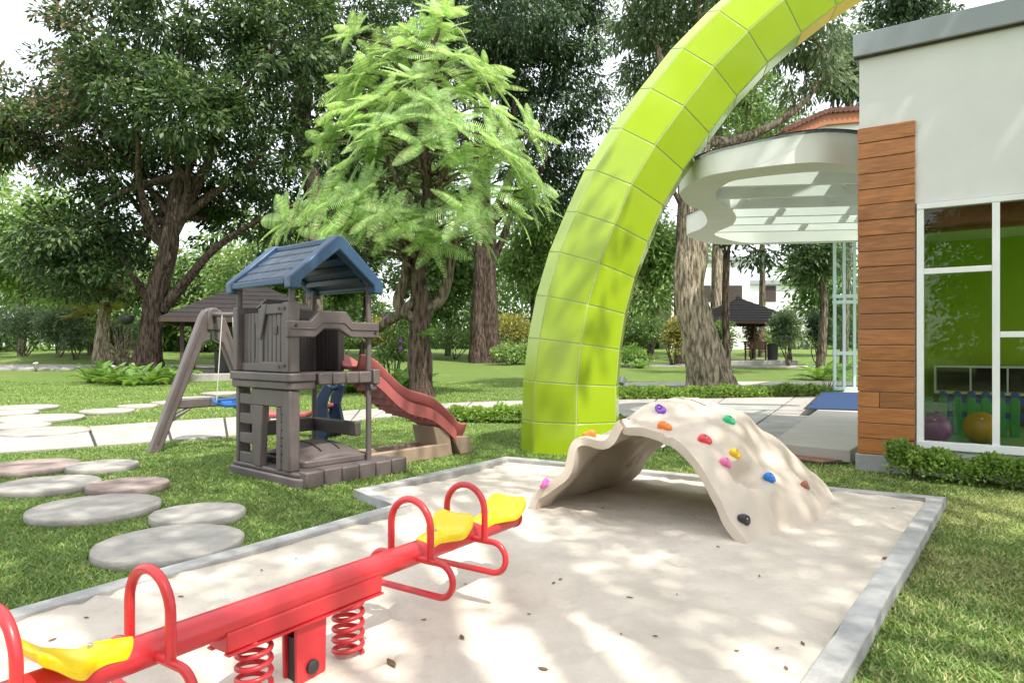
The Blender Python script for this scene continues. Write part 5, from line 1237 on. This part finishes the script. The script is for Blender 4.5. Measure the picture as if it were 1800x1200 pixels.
# dead twiggy bush at left
g = np.random.default_rng(5); c = Pd(212, 640, 30); dt = thing('twig_bush', 'bare pale twiggy bush beside the spreading trunk', 'shrub', (c[0], c[1], tz(c[0], c[1]))); m = MB()
for i in range(60):
    a = g.uniform(0, 6.28); P, r_ = limb((c[0] + g.uniform(-.3, .3), c[1] + g.uniform(-.2, .2), tz(c[0], c[1])), (c[0] + .9 * math.cos(a) * g.random(), c[1] + .5 * math.sin(a), tz(c[0], c[1]) + g.uniform(.9, 2.0)), .018, .008, g, 7, .15); m.tube(P, r_, 5)
m.build('twigs', mt['bark_pale'], dt, smooth=80)['kind'] = 'stuff'
# hanging pot on the spreading tree
p = Pd(222, 556, 28); hp = thing('hanging_pot', 'dark round pot hanging from the spreading tree at left', 'plant pot', p)
MB().lathe(p, [(.02, -.34), (.2, -.28), (.30, -.12), (.28, .04), (.24, .05)], 18).build('bowl', mt['pot'], hp, smooth=50); MB().tube([p, (p[0] + .02, p[1], p[2] + 1.6)], .012, 5).build('cord', mt['timber'], hp)

# ------- ferns
def fern(lab, x, y, sz, seed, leaf='lf_fern', group=None, nf=26, name='sword_fern'):
    g = np.random.default_rng(seed); gz = tz(x, y); t = thing(name, lab, 'fern', (x, y, gz), group); q = []
    for i in range(nf):
        a = g.uniform(0, 6.28); L = sz * g.uniform(.7, 1.15); f = frond_np(L, .11 * L, 20, g, g.uniform(.25, .6)); el = g.uniform(.5, 1.2)
        ce, se = math.cos(el), math.sin(el); f = np.stack([f[:, 0] * ce - f[:, 2] * se * .2, f[:, 1], f[:, 0] * se + f[:, 2]], 1); ca, sa = math.cos(a), math.sin(a)
        q.append(np.stack([f[:, 0] * ca - f[:, 1] * sa + x, f[:, 0] * sa + f[:, 1] * ca + y, np.maximum(f[:, 2] + gz, gz - .02)], 1))
    q = np.concatenate(q); np_mesh('fronds', q, np.arange(len(q)).reshape(-1, 4), mt[leaf], t)
    MB().lathe((x, y, gz - .03), [(.10 * sz, 0), (.12 * sz, .06), (.05 * sz, .14)], 8).build('rootstock', mt['bark_dark'], t); return t
for k, (px, py) in enumerate(((160, 668), (185, 670), (212, 672), (238, 673), (265, 673), (292, 672), (225, 664), (255, 665), (285, 665), (172, 662), (318, 668))):
    dd = 25.0 - (py - 662) * .22; fern('green sword fern in the bed at the foot of the spreading tree', (px - 900) / F_PX * dd, dd, 1.15, 400 + k, group='ferns under the spreading tree')
for k, (px, dd) in enumerate(((590, 18.8), (618, 19.2), (575, 19.6), (645, 19.6), (700, 19.0), (720, 19.6))):
    fern('green sword fern in the bed behind the play house and slide', (px - 900) / F_PX * dd, dd, 1.15, 430 + k, group='ferns behind the slide')
fern('bright green fern mound left of the glass entrance', 10.9, 24.6, 1.3, 450); fern('bright green fern behind the spiky plant near the entrance', 11.7, 25.2, 1.3, 451)
fern('low fern at the foot of the fluted double trunk', 1.2, 34.5, 1.0, 452); fern('small fern tuft right of the tiled arch on the rear lawn', 5.9, 32, 1.0, 453)
# spiky plant by the terrace
g = np.random.default_rng(9); sp = thing('spiky_plant', 'dark spiky rosette plant at the corner of the terrace', 'plant', (8.15, 17.9, 0)); q = []
for i in range(46):
    a = g.uniform(0, 6.28); el = g.uniform(.25, 1.3); L = g.uniform(.4, .62); dv = np.array([math.cos(a) * math.cos(el), math.sin(a) * math.cos(el), math.sin(el)]); s_ = np.array([-math.sin(a), math.cos(a), 0]) * .022; o = np.array([8.15, 17.9, .02])
    q.append([o - s_, o + s_, o + dv * L + s_ * .1 - np.array([0, 0, .08]), o + dv * L - s_ * .1 - np.array([0, 0, .08])])
q = np.array(q).reshape(-1, 3); np_mesh('blades', q, np.arange(len(q)).reshape(-1, 4), mt['lf_deep'], sp)

# ------- low hedges
def hedge(lab, pts, wd, h, seed, dens, L, W, leaf='lf_hedge'):
    g = np.random.default_rng(seed); c = np.array(pts, float); seg = np.linalg.norm(np.diff(c, axis=0), axis=1); tot = seg.sum(); cum = np.r_[0, np.cumsum(seg)]
    t = thing('low_hedge', lab, 'hedge', (c[0][0], c[0][1], 0)); n = int(tot * wd * dens)
    s = g.random(n) * tot; X = np.interp(s, cum, c[:, 0]); Y = np.interp(s, cum, c[:, 1]); X2 = np.interp(s + .02, cum, c[:, 0]); Y2 = np.interp(s + .02, cum, c[:, 1])
    tx, ty = X2 - X, Y2 - Y; ln = np.maximum(1e-6, np.hypot(tx, ty)); bad = ln < 1e-4; nx_, ny_ = -ty / ln, tx / ln; nx_[bad] = 0; ny_[bad] = 0
    b_ = (g.random(n) * 2 - 1); top = h * (1 + .22 * np.sin(s * 5.3 + seed) * np.sin(s * 2.1 + 1) + .12 * np.sin(s * 17)); z = top * np.sqrt(np.maximum(0, 1 - np.abs(b_) ** 3)) * (1 - .55 * g.random(n) ** 2.2)
    P = np.stack([X + nx_ * b_ * wd / 2, Y + ny_ * b_ * wd / 2, z], 1); D = np.stack([nx_ * b_, ny_ * b_, np.full(n, .6)], 1) + g.normal(size=(n, 3)) * .7
    Vv, Fq = leaf_quads(P, D, L * g.uniform(.6, 1.3, n), W * g.uniform(.7, 1.3, n), g); np_mesh('foliage', Vv, Fq, mt[leaf], t)
    m = MB()
    for i in range(int(tot / .12)):
        q = g.random() * tot; x, y = np.interp(q, cum, c[:, 0]), np.interp(q, cum, c[:, 1]); m.tube([(x, y, -.02), (x + g.uniform(-.05, .05), y + g.uniform(-.05, .05), h * .7)], .006, 5)
    m.build('stems', mt['bark'], t)['kind'] = 'stuff'
hedge('low clipped green hedge along the foot of the pavilion windows', [fa(.28, -.22, 0)[:2], fa(1.2, -.22, 0)[:2], fa(3.6, -.22, 0)[:2]], .36, .26, 1, 12500, .052, .026)
hedge('low green hedge between the slide and the tiled arch', [(-1.75, 11.95), (-.8, 11.75), (.4, 11.55)], .45, .21, 2, 5200, .075, .04)
hedge('low green hedge just right of the tiled arch base', [(1.55, 10.75), (2.3, 9.95), (2.75, 9.35)], .30, .18, 3, 5200, .07, .036)
hedge('long low green hedge beyond the path below the leaning tree', [(2.1, 16.5), (4.0, 16.75), (6.0, 17.1), (8.0, 17.75)], .6, .24, 4, 3000, .10, .05)

# ------- grass blades (uncountable)
def grass(seed, n, d0, d1, hmin, hmax, wdt, margin=1.25):
    g = np.random.default_rng(seed); Y = d0 + (d1 - d0) * g.random(n) if d1 - d0 < 3 else np.sqrt(d0 ** 2 + (d1 ** 2 - d0 ** 2) * g.random(n))
    X = (g.random(n) * 2 - 1) * .7377 * margin * Y
    ok = ~in_poly(X, Y, SB) & ~in_poly(X, Y, PATH) & ~in_poly(X, Y, TER) & ~in_poly(X, Y, BRK)
    for sx, sy, r in STONE_XY: ok &= (X - sx) ** 2 + (Y - sy) ** 2 > (r * .985) ** 2
    e = (X - FB.x) * E.x + (Y - FB.y) * E.y; nn = (X - FB.x) * Nn.x + (Y - FB.y) * Nn.y; ok &= ~((e > -.05) & (nn > -.05))
    u = (X - O.x) * U.x + (Y - O.y) * U.y; v = (X - O.x) * V.x + (Y - O.y) * V.y; ok &= ~((u > -.23) & (u < 1.11) & (v > -.05) & (v < 1.15))
    X, Y = X[ok], Y[ok]; n = len(X)
    patch = np.sin(X * 1.7 + 1.3 * np.sin(Y * 1.1)) * np.sin(Y * 1.9 + np.sin(X * 1.3)) + .5 * np.sin(X * 5.1 + Y * 3.3)
    keep = g.random(n) < np.clip(.86 + .22 * patch, .35, 1); X, Y, patch = X[keep], Y[keep], patch[keep]; n = len(X)
    Z = terrain(X, Y); h = g.uniform(hmin, hmax, n) * (1 + .22 * patch); a = g.uniform(0, 6.283, n); lean = g.uniform(.25, 1.25, n) * h
    lean = h * g.uniform(.6, 2.4, n); dx, dy = np.cos(a) * lean, np.sin(a) * lean; b2 = a + 1.5708 + g.normal(size=n) * .4; w2 = wdt * g.uniform(.6, 1.3, n) * .5; sx, sy = np.cos(b2) * w2, np.sin(b2) * w2
    Vv = np.stack([np.stack([X - sx, Y - sy, Z - .003], 1), np.stack([X + sx, Y + sy, Z - .003], 1), np.stack([X + dx, Y + dy, Z + h], 1)], 1).reshape(-1, 3); return Vv
GV = np.concatenate([grass(1, 300000, 1.0, 5.8, .008, .026, .011), grass(2, 270000, 5.8, 11, .010, .030, .015), grass(3, 170000, 11, 24, .014, .04, .024)])
gr = np_mesh('grass', GV, np.arange(len(GV)).reshape(-1, 3), mt['grass']); gr.data.materials.append(mt['grass_dry']); _c = GV[::3]; _f = np.where((_c[:, 0] > .8) & (_c[:, 1] < 7.2), .68, .12) * (.75 + .5 * np.sin(_c[:, 0] * 2.3 + np.sin(_c[:, 1] * 3)) * np.sin(_c[:, 1] * 2.7)); gr.data.polygons.foreach_set('material_index', (np.random.default_rng(4).random(len(_c)) < _f).astype(np.int32)); tag(gr, 'short green lawn grass blades', 'grass', None, 'stuff')

# ------- dry leaves and scraps on the sand
DL = [(688, 1168, 2.2), (985, 1020, .8), (1107, 1053, 1.0), (1411, 1117, 1.2), (1382, 1160, 1.4), (1555, 986, 1.6), (812, 1120, 1.4), (1262, 967, 1.0), (1060, 890, .8), (1130, 894, .7), (745, 1087, .9), (1152, 1117, .7), (1295, 1138, .7), (1092, 1118, .6), (1366, 1125, .7), (152, 1090, 1.0), (460, 1005, .8), (318, 1050, .8), (520, 985, .7), (92, 1125, 1.1), (1570, 900, .8), (973, 1026, .9), (818, 1021, .8), (955, 1176, 1.2), (1335, 1010, .8), (930, 1080, .6), (1190, 1040, .6)]
for k, (x, y, s) in enumerate(DL):
    p = GP(x, y, SZ + .006)
    if not bool(in_poly(p.x, p.y, SBi)): continue
    g = random.Random(k); a = g.uniform(0, 6.28); L = .030 * s * g.uniform(.8, 1.2); Wd = L * g.uniform(.3, .5); m = MB(); zc = sand_z(p.x, p.y)
    vs = []; cu = g.uniform(.15, .45)
    for i in range(6):
        t = i / 5; w_ = Wd * math.sin(math.pi * min(1, t * .9 + .06)) / 2
        for q in (-1, 0, 1):
            lx, ly = (t - .5) * L, q * w_; vs.append((lx * math.cos(a) - ly * math.sin(a), lx * math.sin(a) + ly * math.cos(a), .004 + abs(q) * w_ * cu + (t - .5) ** 2 * L * cu))
    fs = [(i * 3 + j, (i + 1) * 3 + j, (i + 1) * 3 + j + 1, i * 3 + j + 1) for i in range(5) for j in range(2)]
    o = m.add(vs, fs).build('fallen_leaf', mt['dry'], None, smooth=60); o.location = (p.x, p.y, zc); q = o.modifiers.new('t', 'SOLIDIFY'); q.thickness = .0012
    tag(o, 'small dry brown leaf lying on the sand', 'leaf', 'dry leaves on the sand')
